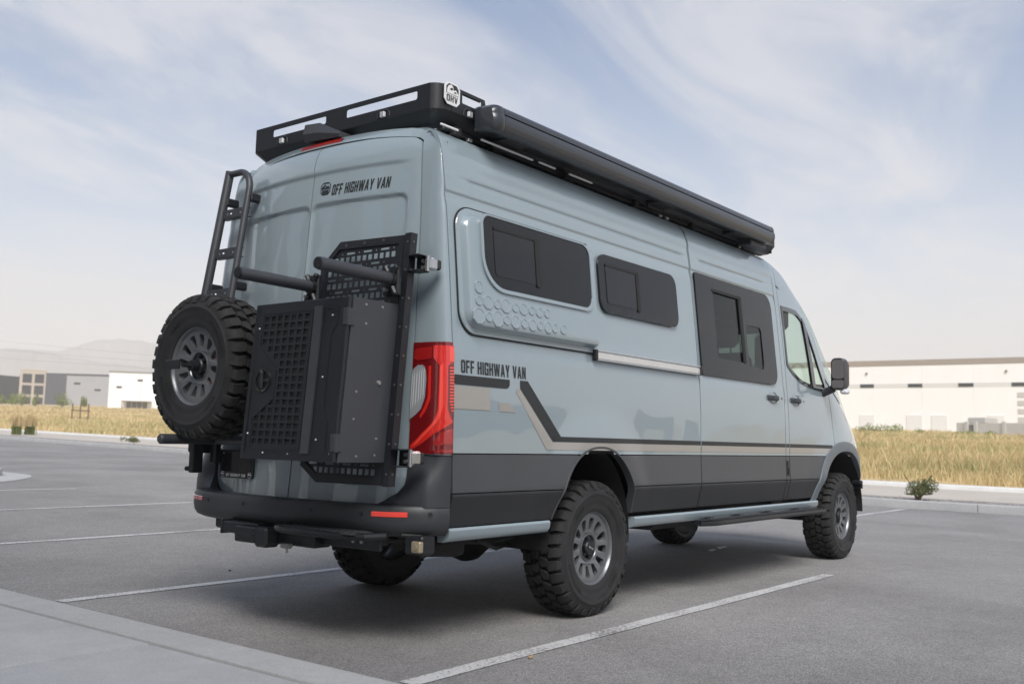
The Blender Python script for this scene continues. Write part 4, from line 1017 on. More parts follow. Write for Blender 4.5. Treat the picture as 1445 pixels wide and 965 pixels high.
# front mud guard corner and the mirror
MB().box((4.80, -.94, .71), (.07, .10, .04), .012).build('front_bumper_end', M['black'], VAN)
MB().box((4.815, -.945, .672), (.02, .09, .05), .006).build('mud_flap', M['black'], VAN)
for s in (-1, 1):
    mr = empty('wing_mirror', (3.80, s*1.13, 1.70), parent=VAN)
    P = []
    for (dx, k) in ((-.064, .93), (-.058, 1.0), (.03, 1.0), (.10, .82), (.13, .5)):
        P.append([(dx, a*k, c*k) for a, c in rrect(-.062, .062, -.135, .155, .042, 5)])
    b = MB().grid(P, wrap=True); b.add(P[-1], [range(len(P[-1]))]); b.add([(-.026, y, z) for _, y, z in P[0]], [range(len(P[0]))]); b.build('mirror_shell', M['plastic'], mr)
    b = MB(); b.plate([rrect(-.051, .051, -.035, .140, .03)], lambda a, c, t: (-.052+t+s*.30*a, a, c), 0, .006); b.build('mirror_glass', M['mirror'], mr)
    b = MB(); b.plate([rrect(-.051, .051, -.118, -.045, .02)], lambda a, c, t: (-.052+t+s*.30*a, a, c), 0, .006); b.build('wide_angle_glass', M['mirror'], mr)
    b = MB(); b.box((-.0, s*.045, -.150), (.09, .07, .045), .016); b.build('mirror_indicator', M['amber'] if False else M['whitelens'], mr)
    b = MB(); b.tube([(0, -s*.06, -.12), (.02, -s*.19, -.17)], .035, 10); b.tube([(0, -s*.06, .02), (.04, -s*.2, -.12)], .02, 8) if False else None; b.build('mirror_arm', M['plastic'], mr)
# ------------- swing-out carrier, storage box, tube racks on the right rear door
def LX(x0, z): return x0+(z-1.45)*.08
def lean(x0): return lambda a, c, t: (LX(x0, c)-t, a, c)
CAR = empty('swing_carrier', parent=VAN)
loops = [[(-.33, 2.066), (-.20, 1.945), (-.20, .885), (-.33, .806), (-.805, .810), (-.805, 2.052)]]
def inpanel(y, z): return z < 2.035-.0 and y < -.235-max(0, z-1.935)*.95 and y < -.235-max(0, .895-z)*1.2
for r in range(18):
    z = 2.002-r*.069
    for c in range(12):
        y = -.262-c*.0425
        if y < -.765: continue
        q = [(y-.0145, z-.0145-.033), (y+.0145, z-.0145-.033), (y+.0145, z+.0145-.033), (y-.0145, z+.0145-.033)]
        if z-.05 > .835 and all(inpanel(a, b_) for a, b_ in q): loops.append(q)
    for c in range(4):
        y = -.2835-c*.1275+(.06375 if r % 2 else 0)
        q = [(y-.031, z-.0055), (y+.031, z-.0055), (y+.031, z+.0055), (y-.031, z+.0055)]
        if z > .835 and y-.031 > -.775 and all(inpanel(a, b_) for a, b_ in q): loops.append(q)
        y2 = y-.06375
        q = [(y2-.004, z-.004), (y2+.004, z-.004), (y2+.004, z+.004), (y2-.004, z+.004)]
        if z > .835 and y2 > -.775 and all(inpanel(a, b_) for a, b_ in q): loops.append(q)
MB().plate(loops, lean(-1.603), .003, 0).build('molle_panel', M['black'], CAR, angle=30)
b = MB()
fr = [[(-.33, 2.072), (-.195, 1.948), (-.195, .882), (-.33, .800), (-.805, .804), (-.805, 2.058)], [(-.325, 2.030), (-.232, 1.930), (-.232, .900), (-.325, .842), (-.77, .842), (-.77, 2.018)]]
b.plate(fr, lean(-1.600), .014, .0); b.build('panel_border', M['black'], CAR)
b = MB(); zz = [.800, 2.066]
b.plate([[(-.812, .80), (-.855, .80), (-.855, 2.066), (-.812, 2.066)]], lean(-1.590), .026, -.02); b.build('side_rail', M['black'], CAR)
b = MB()
for k in range(9):
    z = .86+k*.145; p = LX(-1.590, z)-.026
    b.tube([(p, -.836, z), (p-.004, -.836, z)], .0055, 8)
    b.tube([(LX(-1.59, z)-.005, -.855, z), (LX(-1.59, z)-.005, -.859, z)], .006, 8)
for y in (-.38, -.52, -.66): b.tube([(LX(-1.60, 2.05)-.014, y, 2.046), (LX(-1.60, 2.05)-.018, y, 2.046)], .007, 8)
b.build('rail_bolts', M['bolt'], CAR)
for z0, z1 in ((1.862, 1.948), (.895, .985)):
    zc = (z0+z1)/2; x = LX(-1.60, zc)
    h = empty('carrier_hinge', parent=VAN)
    b = MB()
    b.box((x+.015, -.892, z1-.004), (.085, .075, .007), .002); b.box((x+.015, -.892, z0+.004), (.085, .075, .007), .002); b.box((x+.045, -.892, zc), (.008, .075, z1-z0-.01), .002)
    b.build('hinge_channel', M['black'], h)
    b = MB()
    b.box((x+.060, -.945, zc), (.060, .034, z1-z0-.022), .010); b.box((x+.045, -.930, zc), (.022, .040, z1-z0-.02), .008); b.tube([(x+.032, -.938, z0+.004), (x+.032, -.938, z1-.004)], .012, 12)
    b.build('hinge_knuckle', M['chrome'], h)
    MB().box((x+.100, -.948, zc), (.026, .034, z1-z0-.035), .008).build('hinge_pad', M['rubber'], h)
    for q in (zc-.017, zc+.017): MB().tube([(x+.041, -.905, q), (x+.030, -.905, q)], .010, 8).build('hinge_bolt', M['steel'], h)
for y, z in ((-.205, 1.828), (-.800, 1.822)):
    t = empty('board_rack_tube', parent=VAN)
    MB().tube([(-2.115, y, z+.006), (-2.11, y, z+.006), (-1.60, y, z)], [.029, .031, .031], 22).build('tube', M['boxside'], t)
    MB().tube([(-2.122, y, z+.006), (-2.112, y, z+.006)], [.0285, .0295], 22).build('end_cap', M['box'], t)
    b = MB()
    b.tube([(-1.66, y, z), (-1.635, y, z)], .040, 16)
    for a in (-1, 1):
        for q in (.045, -.06):
            b.box((-1.645, y+a*.026, z+q), (.03, .026, .055), .008, Matrix.Rotation(-a*.55*(1 if q > 0 else -1), 3, 'X'))
    b.box((-1.625, y, z-.01), (.03, .09, .15), .008); b.build('clamp', M['black'], t)
    MB().tube([(-1.672, y+.02, z-.055), (-1.64, y+.02, z-.055)], .010, 8).build('clamp_bolt', M['steel'], t)
# storage box
BX = empty('storage_box', parent=VAN)
zt, zb = 1.700, .916; y0, y1 = -.808, -.112
def bxm(a, c, t): return (LX(-1.935, c)-t, a, c)
b = MB()
f4 = [(y1, zb), (y0, zb), (y0, zt), (y1, zt)]
def xring(x0, i=0): return [(LX(x0, z), y+(i if y < -.4 else -i), z+(i if z < 1 else -i)) for y, z in f4]
b.grid([xring(-1.915, .0), xring(-1.612, 0)], wrap=True); b.add(xring(-1.612), [range(4)]); b.add(xring(-1.915, .0), [range(4)])
b.build('box_shell', M['boxside'], BX, angle=30)  # shell paler than the door front: face shading put into the colour
MB().grid([xring(-1.929, .008), xring(-1.913, .008)], wrap=True).build('door_gasket', M['dark'], BX, angle=30)
b = MB()   # folded top lip and rim that catch the light
b.grid([xring(-1.938, .0), xring(-1.9405, .003), xring(-1.9405, .030)], wrap=True); b.grid([xring(-1.938, 0), xring(-1.925, 0)], wrap=True); b.add(xring(-1.925, .0), [range(4)]); b.build('door_rim', M['box'], BX, angle=30)
W_ = y1-y0; H_ = zt-zb
S2 = lambda s, t: (y1-.001-s*W_, zt-t*H_)
out = [S2(.035, .03), S2(.965, .03), S2(.965, .97), S2(.035, .97)]
loops = [out]
rows = 17
for r in range(rows):
    t = .100+r*.0492
    cmin = 0 if r < 4 or r > 12 else (1 if r in (4, 12) else (2 if r in (5, 11) else 3))
    for c in range(7):
        if c < cmin: continue
        s = .135+c*.0735
        w_, h_ = .024, .0165
        loops.append([S2(s-w_, t+h_), S2(s+w_, t+h_), S2(s+w_, t-h_), S2(s-w_, t-h_)])
MB().plate(loops, bxm, .003, -.003).build('door_panel', M['box'], BX, angle=30)
MB().plate([[S2(.08, .07), S2(.66, .07), S2(.66, .93), S2(.08, .93)]], bxm, -.005, -.009).build('mesh_backing', M['dark'], BX)
# raised hexagonal outline round the grille and the pale bar beside it
o1 = [S2(.085, .062), S2(.640, .062), S2(.640, .938), S2(.085, .938), S2(.085, .735), S2(.295, .615), S2(.295, .445), S2(.085, .285)]
i1 = [S2(.094, .069), S2(.631, .069), S2(.631, .931), S2(.094, .931), S2(.094, .741), S2(.304, .620), S2(.304, .440), S2(.094, .279)]
MB().plate([o1, i1], bxm, .0055, .002).build('grille_outline', M['box'], BX)
MB().plate([[S2(.662, .045), S2(.742, .045), S2(.742, .955), S2(.662, .955)]], bxm, .012, .002).build('door_bar', M['boxside'], BX)
for lp in ([S2(.78, .06), S2(.90, .06), S2(.90, .17), S2(.85, .22), S2(.842, .22), S2(.892, .166), S2(.892, .068), S2(.78, .068)], [S2(.842, .22), S2(.85, .22), S2(.85, .70), S2(.90, .76), S2(.90, .95), S2(.892, .95), S2(.892, .764), S2(.842, .704)]):
    MB().plate([lp], bxm, .0055, .002).build('door_rib', M['box'], BX)
b = MB(); 
for s, t in ((.055, .16), (.055, .84), (.84, .11), (.80, .49), (.80, .87), (.25, .96), (.52, .965), (.95, .95)):
    p = Vector(bxm(*S2(s, t), .003)); b.tube([p, p+Vector((-.004, 0, 0))], [.0065, .004], 8)
b.build('door_rivets', M['steel'], BX)
hc = S2(.165, .500); 
b = MB(); rg = []
for q, t in ((1.0, .003), (.97, .011), (.80, .012), (.74, .002), (.1, -.002)): rg.append([bxm(hc[0]+.062*q*cos(2*pi*k/32), hc[1]+.062*q*sin(2*pi*k/32), t) for k in range(32)])
b.grid(rg, wrap=True); b.build('latch_bezel', M['gloss'], BX)
b = MB(); b.box((LX(-1.935, hc[1])-.012, hc[0]+.004, hc[1]), (.018, .026, .096), .009); b.box((LX(-1.935, hc[1])-.010, hc[0]-.028, hc[1]-.002), (.012, .040, .020), .006); b.build('latch_paddle', M['black'], BX)
for t in (.125, .885):
    z = zt-t*H_; x = LX(-1.926, z)
    b = MB(); b.box((x-.000, y0-.004, z), (.050, .007, .082), .002); b.box((x-.015, y0+.012, z), (.010, .032, .082), .002); b.tube([(x-.013, y0-.008, z-.042), (x-.013, y0-.008, z+.042)], .009, 10)
    H = b.build('door_hinge', M['boxside'], BX)
b = MB()
for x, z in ((-1.83, 1.672), (-1.72, 1.672), (-1.82, 1.58), (-1.84, 1.25), (-1.84, 1.12), (-1.80, .945), (-1.68, .950), (-1.68, 1.03)):
    p = Vector((LX(x, z), y0, z)); b.tube([p, p+Vector((0, -.004, 0))], [.007, .005], 8)
b.build('side_rivets', M['steel'], BX)
b = MB(); p = Vector((LX(-1.70, 1.30), y0, 1.30)); b.tube([p, p+Vector((0, -.009, 0))], [.013, .010], 10); b.build('side_stud', M['steel'], BX)

# ------------- spare wheel and its carrier on the left rear door
SP = wheel((-1.763, .479, 1.406), -pi/2, 'spare_wheel', False, .15)
b = MB(); b.tube([(0, -.09, 0), (0, -.185, 0)], .012, 8); b.box((-.085, -.19, .004), (.13, .012, .052), .003); b.tube([(0, -.10, 0), (0, -.135, 0)], .030, 12); b.build('spare_lock_bar', M['black'], SP)
SCR = empty('spare_carrier', parent=VAN)
b = MB(); b.box((-1.60, .479, 1.406), (.05, .34, .34), .02); b.box((-1.575, .66, 1.36), (.05, .05, 1.0), .01); b.box((-1.585, .479, 1.20), (.04, .45, .06), .01); b.build('mount_frame', M['black'], SCR)
b = MB(); b.tube([(-1.972, .625, 1.0), (-1.962, .625, 1.0), (-1.50, .625, 1.003)], [.020, .029, .029], 18); b.tube([(-1.60, .625, 1.0), (-1.60, .10, 1.0)], .028, 16); b.build('tyre_cradle', M['boxside'], SCR)
b = MB(); b.box((-1.66, .725, .895), (.07, .045, .175), .006); b.build('stop_post', M['black'], SCR)
b = MB(); b.tube([(-1.68, .73, .83), (-1.68, .765, .83)], .010, 10); b.tube([(-1.68, .765, .83), (-1.68, .785, .83)], .014, 10); b.build('stop_pin', M['black'], SCR)
h = empty('carrier_hinge', parent=VAN)
MB().box((-1.585, .79, .955), (.10, .13, .07), .01).build('hinge_channel', M['black'], h); b = MB(); b.box((-1.53, .88, .955), (.10, .05, .055), .015); b.build('hinge_knuckle', M['chrome'], h)
# ------------- ladder on the left rear door
LD = empty('ladder', parent=VAN)
def lx(z): return -1.60+(z-1.85)*.155
b = MB(); b.tube([(lx(z), .812-.012*(z-1.8), z) for z in (1.30, 1.8, 2.3, 2.645)], .027, 14); b.build('ladder_rail', M['boxside'], LD)
b = MB(); ptz = [(lx(z), .552+(z-1.8)*.03, z) for z in (1.30, 1.8, 2.2, 2.50)]
for k in range(1, 9):
    a = pi/2*k/8; ptz.append((lx(2.50+.105*sin(a)), .573+.105*(1-cos(a))+.0, 2.50+.105*sin(a)+.02*k/8))
ptz.append((lx(2.62), .795, 2.628)); b.tube(ptz, .0205, 14); b.build('ladder_rail', M['boxside'], LD)
for z in (2.362, 2.112, 1.86, 1.60):
    b = MB(); x = lx(z)-.004
    pl = [rrect(.565, .80, z-.026, z+.026, .003)]+[rrect(.60+.045*k, .60+.045*k+(.022 if k % 2 == 0 else .008), z-.005, z+.005, .003, 2) for k in range(5)]
    b.plate(pl, lambda a, c, t: (x-t, a, c+.012*(a-.68)), .004, .0); b.box((x+.02, .682, z+.026), (.045, .235, .004)); b.box((x+.02, .682, z-.026), (.045, .235, .004)); b.build('ladder_rung', M['boxside'], LD)
for y in (.80, .565):
    for z in (1.905, 2.45):
        b = MB(); b.box((lx(z)+.045, y-.01, z), (.09, .04, .05), .008); b.build('ladder_bracket', M['black'], LD)

# ------------- roof rack
RK = empty('roof_rack', parent=VAN)
RH, RX0, RX1, RXC = .800, -1.340, 3.10, -1.235
ZB, ZT = 2.797, 2.938
def slot_loop(a0, a1, c0, c1, r=.012): return rrect(min(a0, a1), max(a0, a1), c0, c1, r, 3)
rp = [[(-.738, ZB), (-.738, ZT), (.738, ZT), (.738, ZB)], slot_loop(.575, .088, 2.862, 2.908), slot_loop(-.085, -.646, 2.862, 2.910)]
def rear_plate(a, c, t): return (RX0-t, a, c)
REARP = MB().plate(rp, rear_plate, .003, -.003).build('rear_panel', M['black'], RK)
for s in (-1, 1):
    sp2 = [[(RXC, ZB), (RX1, ZB), (RX1, ZT), (RXC, ZT)], slot_loop(-1.136, -.80, 2.866, 2.916, .006)]+[slot_loop(-.6+k*.75, -.6+k*.75+.5, 2.866, 2.916) for k in range(5)]
    if s < 0: sp2 = [[(RXC, ZB), (RX1, ZB), (RX1, 2.845), (-.93, 2.845), (-.96, ZT), (RXC, ZT)], slot_loop(-1.152, -.985, 2.866, 2.920, .006)]
    MB().plate(sp2, lambda a, c, t, s=s: (a, s*(RH+t), c), .003, -.003).build('side_panel', M['black'], RK)
    # chamfered rear corner
    cpts = [(RX0, s*.738), (RX0+.010, s*.758), (RX0+.030, s*.780), (RX0+.065, s*.795), (RXC, s*.80)]
    P = [[(x, y, ZB) for x, y in cpts], [(x, y, ZT) for x, y in cpts], [(x+.03, y*.96, ZT) for x, y in cpts]]
    MB().grid(P).build('corner_panel', M['black'], RK, angle=50)
peri = [(RX1, -.80), (RXC, -.80), (RX0+.065, -.795), (RX0+.030, -.780), (RX0+.010, -.758), (RX0, -.738), (RX0, 0), (RX0, .738), (RX0+.010, .758), (RX0+.030, .780), (RX0+.065, .795), (RXC, .80), (RX1, .80)]
def inset(p, d): return (p[0]+(d if p[0] < RXC+.001 else 0) if p[0] < 0 else p[0], p[1]*(1-d/.8))
P = [[(*p, ZB) for p in peri], [(*inset(p, .055), 2.738) for p in peri], [(*inset(p, .12), 2.736) for p in peri], [(*inset(p, .12), 2.744) for p in peri]]
MB().grid(P).build('lower_flange', M['black'], RK, angle=20)
peri = [(-.965, -.80)]+peri[1:]
P = [[(*p, ZT) for p in peri], [(*inset(p, .028), ZT+.001) for p in peri], [(*inset(p, .028), ZT-.012) for p in peri]]
MB().grid(P).build('top_flange', M['black'], RK, angle=20)
MB().box((RX1, 0, 2.83), (.01, 1.55, .17), .002).build('wind_deflector', M['black'], RK)
for x in (-1.0, -.35, .3, .95, 1.6, 2.25, 2.9): MB().box((x, 0, 2.79), (.07, 1.56, .035), .006).build('cross_bar', M['black'], RK)
for s in (-1, 1):
    MB().box((.85, s*.735, 2.715), (4.2, .05, .030), .006).build('mounting_rail', M['black'], RK)
    for x in (-1.16, -.82, -.1, .75, 1.6, 2.5): MB().box((x, s*.765, 2.705), (.06, .05, .05), .006).build('rack_foot', M['dark'], RK)
# small scene lights on the sloping flange
def pod(x, y, z, axis):
    p = empty('scene_light', (x, y, z), parent=RK) if False else None
    b = MB(); c = MB(); a = MB()
    n = Vector((-1, 0, 0)) if axis == 'x' else Vector((0, -1, 0))
    tx = Vector((0, 1, 0)) if axis == 'x' else Vector((1, 0, 0)); up_ = tx.cross(n); up_ = up_ if up_.z > 0 else -up_
    R = Matrix((tx, up_, n)).transposed(); o = Vector((x, y, z))
    c.box(o+n*.010, (.034, .030, .018), .003, R); 
    k_ = [(-.050, -.012), (-.046, .012), (-.026, .027), (.026, .027), (.046, .012), (.050, -.012)]
    pts = [o+n*.004+tx*u+up_*v for u, v in k_]; a.tube(pts, .0035, 6)
    A = a.build('light_shroud', M['boxside'], RK); c.build('light_pod', M['whitelens'], A)
    d = MB(); [d.box(o+n*.020+tx*q, (.004, .022, .002), 0, R) for q in (-.010, 0, .010)]; d.build('light_bars', M['steel'], A)
pod(RX0-.004, .475, 2.822, 'x'); pod(RX0-.004, -.395, 2.822, 'x'); pod(-1.095, -RH-.004, 2.815, 'y')
# badge on the right side of the rack
def sidemap(a, c, t): return (a, -(RH+.003+t), c)
bx0, bx1, bz0, bz1 = -1.302, -1.176, 2.828, 2.952
cx8 = lambda e: [(bx0+.025, bz0+e), (bx1-.025, bz0+e), (bx1-e, bz0+.025), (bx1-e, bz1-.025), (bx1-.025, bz1-e), (bx0+.025, bz1-e), (bx0+e, bz1-.025), (bx0+e, bz0+.025)]
BD = MB().plate([cx8(0)], sidemap, .004, .0).build('rack_badge', M['white'], RK)
MB().plate([[(bx0+.013, 2.886), (bx1-.013, 2.886), (bx1-.013, 2.924), (bx1-.032, 2.942), (bx0+.032, 2.942), (bx0+.013, 2.924)]], sidemap, .0052).build('badge_field', M['decal'], BD)
qq = lambda pts: [(bx0+(bx1-bx0)*a, 2.882+.066*c) for a, c in pts]
b = MB(); b.plate([qq([(.13, .08), (.88, .08), (.88, .22), (.70, .55), (.58, .40), (.52, .72), (.40, .86), (.22, .70), (.15, .42)])], sidemap, .0064); b.build('badge_hills', M['white'], BD)
b = MB(); b.plate([qq([(.30, .44), (.44, .62), (.54, .52), (.42, .36)])], sidemap, .0074); b.plate([qq([(.56, .22), (.66, .38), (.78, .24)])], sidemap, .0074); b.build('badge_van', M['decal'], BD)
b = MB()
for lps in text_loops('OHV', bx0+.017, bz0+.016, .036, .090, .0): b.plate(lps, sidemap, .0054)
b.build('badge_letters', M['decal'], BD)
# awning cassette along the right edge
AW = empty('awning', parent=VAN)
cs_ = [(-.815, 2.702), (-.92, 2.686), (-.958, 2.676), (-.978, 2.682), (-.988, 2.700), (-.996, 2.735), (-.994, 2.766), (-.986, 2.776)]
cs2 = [(-.986, 2.782), (-.984, 2.806), (-.972, 2.824), (-.94, 2.834), (-.84, 2.840), (-.815, 2.836)]
def ext(cs, xa, xb, nm, m, rise=.022):
    P = [[(x, y, z+.027+rise*(x+1.1)/4) for y, z in cs] for x in (xa, xa+.002, xb-.002, xb)]
    b = MB().grid(P); return b.build(nm, m, AW, angle=40)
ext(cs_, -1.005, 2.63, 'awning_front', M['awn']); ext(cs2, -1.005, 2.63, 'awning_lid', M['awn'])
ext([(-.987, 2.775), (-.976, 2.777), (-.976, 2.781), (-.987, 2.784)], -1.005, 2.63, 'lid_gap', M['dark'])
for xa, xb, dz in ((-1.085, -1.006, .0275), (2.631, 2.665, .0475)):
    pr = cs_+cs2; P = []
    cy, cz = -.91, 2.755
    for x, k in ((xa, .72), (xa+.018, .93), (xa+.035, 1.01), (xb-.004, 1.02), (xb, .99)) if xa < 0 else ((xa, 1.0), (xa+.004, 1.02), (xb-.01, 1.0), (xb, .94)):
        P.append([(x, cy+(y-cy)*k, cz+(z-cz)*k+dz) for y, z in pr])
    b = MB().grid(P, wrap=True); b.add(P[0], [range(len(pr))]); b.add(P[-1], [range(len(pr))]); b.build('awning_end_cap', M['awn'], AW, angle=40)
for x, L_ in ((-.80, .40), (.95, .45), (2.2, .6)):
    b = MB(); b.box((x, -.87, 2.716+.006*(x+1.1)), (L_*.5, .10, .016), .004); b.box((x, -.815, 2.73+.009*(x+1.1)), (L_*.5, .02, .10), .004); b.build('awning_bracket', M['black'], AW)
MB().box((2.5, -.86, 2.705), (.30, .12, .05), .01).build('awning_arm_end', M['boxside'], AW)
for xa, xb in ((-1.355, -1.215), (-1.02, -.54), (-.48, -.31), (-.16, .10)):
    MB().box(((xa+xb)/2, -.835, 2.690+.006*(xa+1.2)), (xb-xa, .012, .010), .002).build('sky_gap_strip', M['white'], RK)  # white strips stand in for bright sky through gaps under the rack
for x in (-1.08, 1.05, 1.15, 2.38): MB().box((x, -.80, 2.675), (.035, .02, .018), .003).build('cable_clip', M['steel'], RK)
b = MB(); b.box((.08, -.28, 2.935), (1.5, .98, .030), .004); b.build('solar_panel', M['gloss'], RK)
# ---------------------------------------------------------------- beyond the lot
def wallbox(b, x0, x1, y0, y1, z0, z1, ch=0): b.box(((x0+x1)/2, (y0+y1)/2, (z0+z1)/2), (x1-x0, y1-y0, z1-z0), ch); return b
M['wwhite'] = mat('white_tilt_up_concrete', (.86, .86, .85), .75, var=.03, vscale=.4)
M['wgrey'] = mat('grey_tilt_up_concrete', (.36, .365, .38), .75, var=.04, vscale=.4)
M['wnavy'] = mat('slate_blue_panel', (.075, .08, .10), .6, var=.06, vscale=.4)
M['beige'] = mat('beige_stone_cladding', (.50, .44, .37), .8, var=.06, vscale=.8)
M['parapet'] = mat('tan_parapet', (.33, .285, .245), .75, var=.05, vscale=.4)
M['wglass'] = mat('dark_window_glass', (.022, .026, .032), .06, coat=.5)
M['louvre'] = mat('grey_louvre', (.19, .19, .185), .6)
M['ldoor'] = mat('pale_door', (.76, .76, .75), .55)
M['encl'] = mat('pale_block_wall', (.52, .51, .48), .85, var=.06, vscale=1.2)
M['wood'] = mat('weathered_wood', (.20, .13, .09), .85, var=.3, vscale=6)
def facade(name, p0, p1, label, cat, group=None):
    d = Vector((p1[0]-p0[0], p1[1]-p0[1], 0)); a = atan2(d.y, d.x)
    e = empty(name, p0, (0, 0, a)); tag(e, label, cat, group); return e, d.length
# long white warehouse on the right (local x along the front, local +y is the side facing us)
WR, LW = facade('warehouse', (153.07, 24.53, 3.35), (151.64, 52.6, 3.35), 'long white warehouse with a tan parapet band, beyond the dry field on the right', 'warehouse')
fx_ = lambda x: LW-x
b = MB(); wallbox(b, -52, 58, -60, -.045, -4, 11.3); b.build('building_core', M['wwhite'], WR)
for k in range(15):
    x0 = -52+7.32*k; b = MB(); wallbox(b, x0+.01, x0+7.31, -.10, 0, -4, 10.75, .012)
    if k == 0: me = b.mesh('wall_panel', M['wwhite']); base = x0
    o = bpy.data.objects.new('wall_panel', me); COL.objects.link(o); o.parent = WR; o.location.x = x0-base
b = MB(); wallbox(b, -52.1, 58.1, -60.1, .08, 10.752, 11.62, .03); b.build('parapet', M['parapet'], WR)
b = MB(); wallbox(b, -52, 58, .001, .03, 7.32, 7.95); b.build('window_band', mat('pale_band', (.66, .66, .65), .75), WR)
for k in range(12):
    x = fx_(6.05+7.22*(k-4))
    w = empty('window', (x, 0, 7.63), parent=WR)
    MB().box((0, .05, 0), (2.15, .06, .60), .01).build('window_frame', M['louvre'], w); MB().box((0, .085, 0), (2.0, .02, .46)).build('pane', M['wglass'], w)
for x in (5.0, 12.1, 15.7, 23.5, 31, -2, -9):
    x = fx_(x+1); b = MB(); b.box((x, .06, 1.55), (2.3, .12, 3.1), .02); d = b.build('dock_door', M['ldoor'], WR)
    for q in range(6): MB().box((x, .135, .5+.5*q), (2.1, .03, .03)).build('door_rib', M['wwhite'], d)
for z in (2.2, 3.4, 4.6, 5.8): MB().box((fx_(28.2), .05, z+.3), (1.6, .08, .7), .02).build('wall_louvre', M['encl'], WR)
for x in (6.0, 26, 45): MB().box((fx_(x), .12, 9.6), (.30, .24, .30), .03).build('wall_lamp', M['louvre'], WR)
# walled yard in front of it
EN, LE = facade('yard_wall', (126.4, 19.69, 2.72), (128.93, 27.9, 2.72), 'low pale grey block yard wall with a dark gate in front of the white warehouse', 'yard wall')
fe = lambda x: LE-x
b = MB(); wallbox(b, fe(1.48), fe(0), -.25, 0, -2, 1.98, .02); b.build('wall', M['encl'], EN)
b = MB(); wallbox(b, fe(22), fe(2.55), -.25, 0, -2, 1.92, .02); b.build('wall', M['encl'], EN)
b = MB(); wallbox(b, fe(.25), fe(0)-.003, -6, -.253, -2, 1.98, .02); b.build('wall', M['encl'], EN)
for x in (1.4, 2.6, 6.2, 10.4, 14.6, 18.8): MB().box((fe(x), .02, .05), (.42, .36, 4.1), .02).build('pillar', M['encl'], EN)
g = MB(); g.box((fe(2.05), -.13, .85), (1.0, .03, 1.7)); gt = g.build('gate', M['louvre'], EN)
for k in range(8): MB().box((fe(1.62+.12*k), -.09, .85), (.09, .05, 1.7)).build('gate_board', M['louvre'], gt)
b = MB(); b.box((fe(2.1), -2.5, 2.3), (2.3, 3.0, .7), .05); b.build('shelter_roof', M['encl'], EN)
# left: beige office corner, slate and grey warehouse, white warehouse
OF, LO_ = facade('office_block', (134.73, 289.47, 7.59), (140.98, 286.32, 7.59), 'beige three-storey office block with dark grid windows, far left', 'office building')
def windows(parent, xs, zs, w, h, side_y=True, y=0):
    for x in xs:
        for z in zs:
            e = empty('window', (x, y, z) if side_y else (y, x, z), (0, 0, 0 if side_y else pi/2), parent)
            MB().box((0, .06 if side_y else .06, 0), (w+.24, .12, h+.24), .02).build('window_frame', M['louvre'], e); MB().box((0, .13, 0), (w, .02, h)).build('pane', M['wglass'], e)
# local +y faces away from the street for this direction, so the fronts are at y = 0 looking to -y
OF.rotation_euler.z += pi; OF.location = (140.98, 286.32, 7.59)
b = MB(); wallbox(b, 0, 7.0, -9.5, 0, -4, 10.9, .05); b.build('wall', M['beige'], OF)
b = MB(); wallbox(b, -.08, 7.08, -9.58, .08, 10.6, 11.1, .05); b.build('parapet', M['beige'], OF)
windows(OF, (1.75, 5.0), (1.5, 5.0, 8.4), 2.35, 2.5)
for yy_ in (-2.6, -6.6):
    for z in (1.5, 5.0, 8.4):
        e = empty('window', (7.0, yy_, z), (0, 0, -pi/2), OF)
        MB().box((0, .06, 0), (1.7, .12, 2.7), .02).build('window_frame', M['louvre'], e); MB().box((0, .13, 0), (1.45, .02, 2.45)).build('pane', M['wglass'], e)
GW, GL_ = facade('warehouse', (153.1, 272.38, 7.9), (140.98, 286.32, 7.9), 'grey warehouse with a slate blue end bay beside the beige office, far left', 'warehouse')
b = MB(); wallbox(b, 0, GL_-6.1, -50, 0, -4, 9.5); b.build('wall', M['wgrey'], GW)
b = MB(); wallbox(b, GL_-6.08, GL_-.1, -50, .12, -4, 9.4); b.build('slate_bay', M['wnavy'], GW)
b = MB(); wallbox(b, -.05, GL_-.05, -50, .15, 9.42, 9.9); b.build('roof_edge', M['wnavy'], GW)
for x, z in ((3.1, 5.2), (9.2, 7.0)):
    e = empty('window', (x, 0, z), parent=GW); MB().box((0, .05, 0), (1.9, .1, .6), .02).build('window_frame', M['louvre'], e); MB().box((0, .11, 0), (1.75, .02, .45)).build('pane', M['wglass'], e)
GW2, _ = facade('warehouse', (134.2, 301, 7.6), (124, 330, 7.6), 'dark slate warehouse end at the far left edge', 'warehouse')
b = MB(); wallbox(b, 2, 30, -20, 0, -4, 9.6); b.build('wall', M['wnavy'], GW2)
WL, _ = facade('warehouse', (188.1, 180.0, 6.7), (129.47, 230.99, 6.7), 'white warehouse with a dark roof line and glazed entrance, left of the spare wheel', 'warehouse')
LL = sqrt((188.1-129.47)**2+(180-230.99)**2)
b = MB(); wallbox(b, 0, LL, -50, -.3, -4, 9.2); b.build('building_core', M['wwhite'], WL)
for k in range(10):
    wl_ = LL/10; b = MB(); wallbox(b, wl_*k+.03, wl_*(k+1)-.03, -.3, 0, -4, 9.2, .015); b.build('wall_panel', M['wwhite'], WL)
b = MB(); wallbox(b, -.1, LL+.1, -50, .12, 9.21, 9.62, .03); b.build('roof_edge', mat('grey_flashing', (.28, .27, .26), .7), WL)
for x, z in ((LL-2.6, 5.5), (LL-7.6, 7.4), (LL-12.9, 5.5), (LL-19, 7.4), (LL-25, 5.5)):
    e = empty('window', (x, 0, z), parent=WL); MB().box((0, .05, 0), (1.3, .1, .5), .02).build('window_frame', M['louvre'], e); MB().box((0, .11, 0), (1.15, .02, .36)).build('pane', M['wglass'], e)
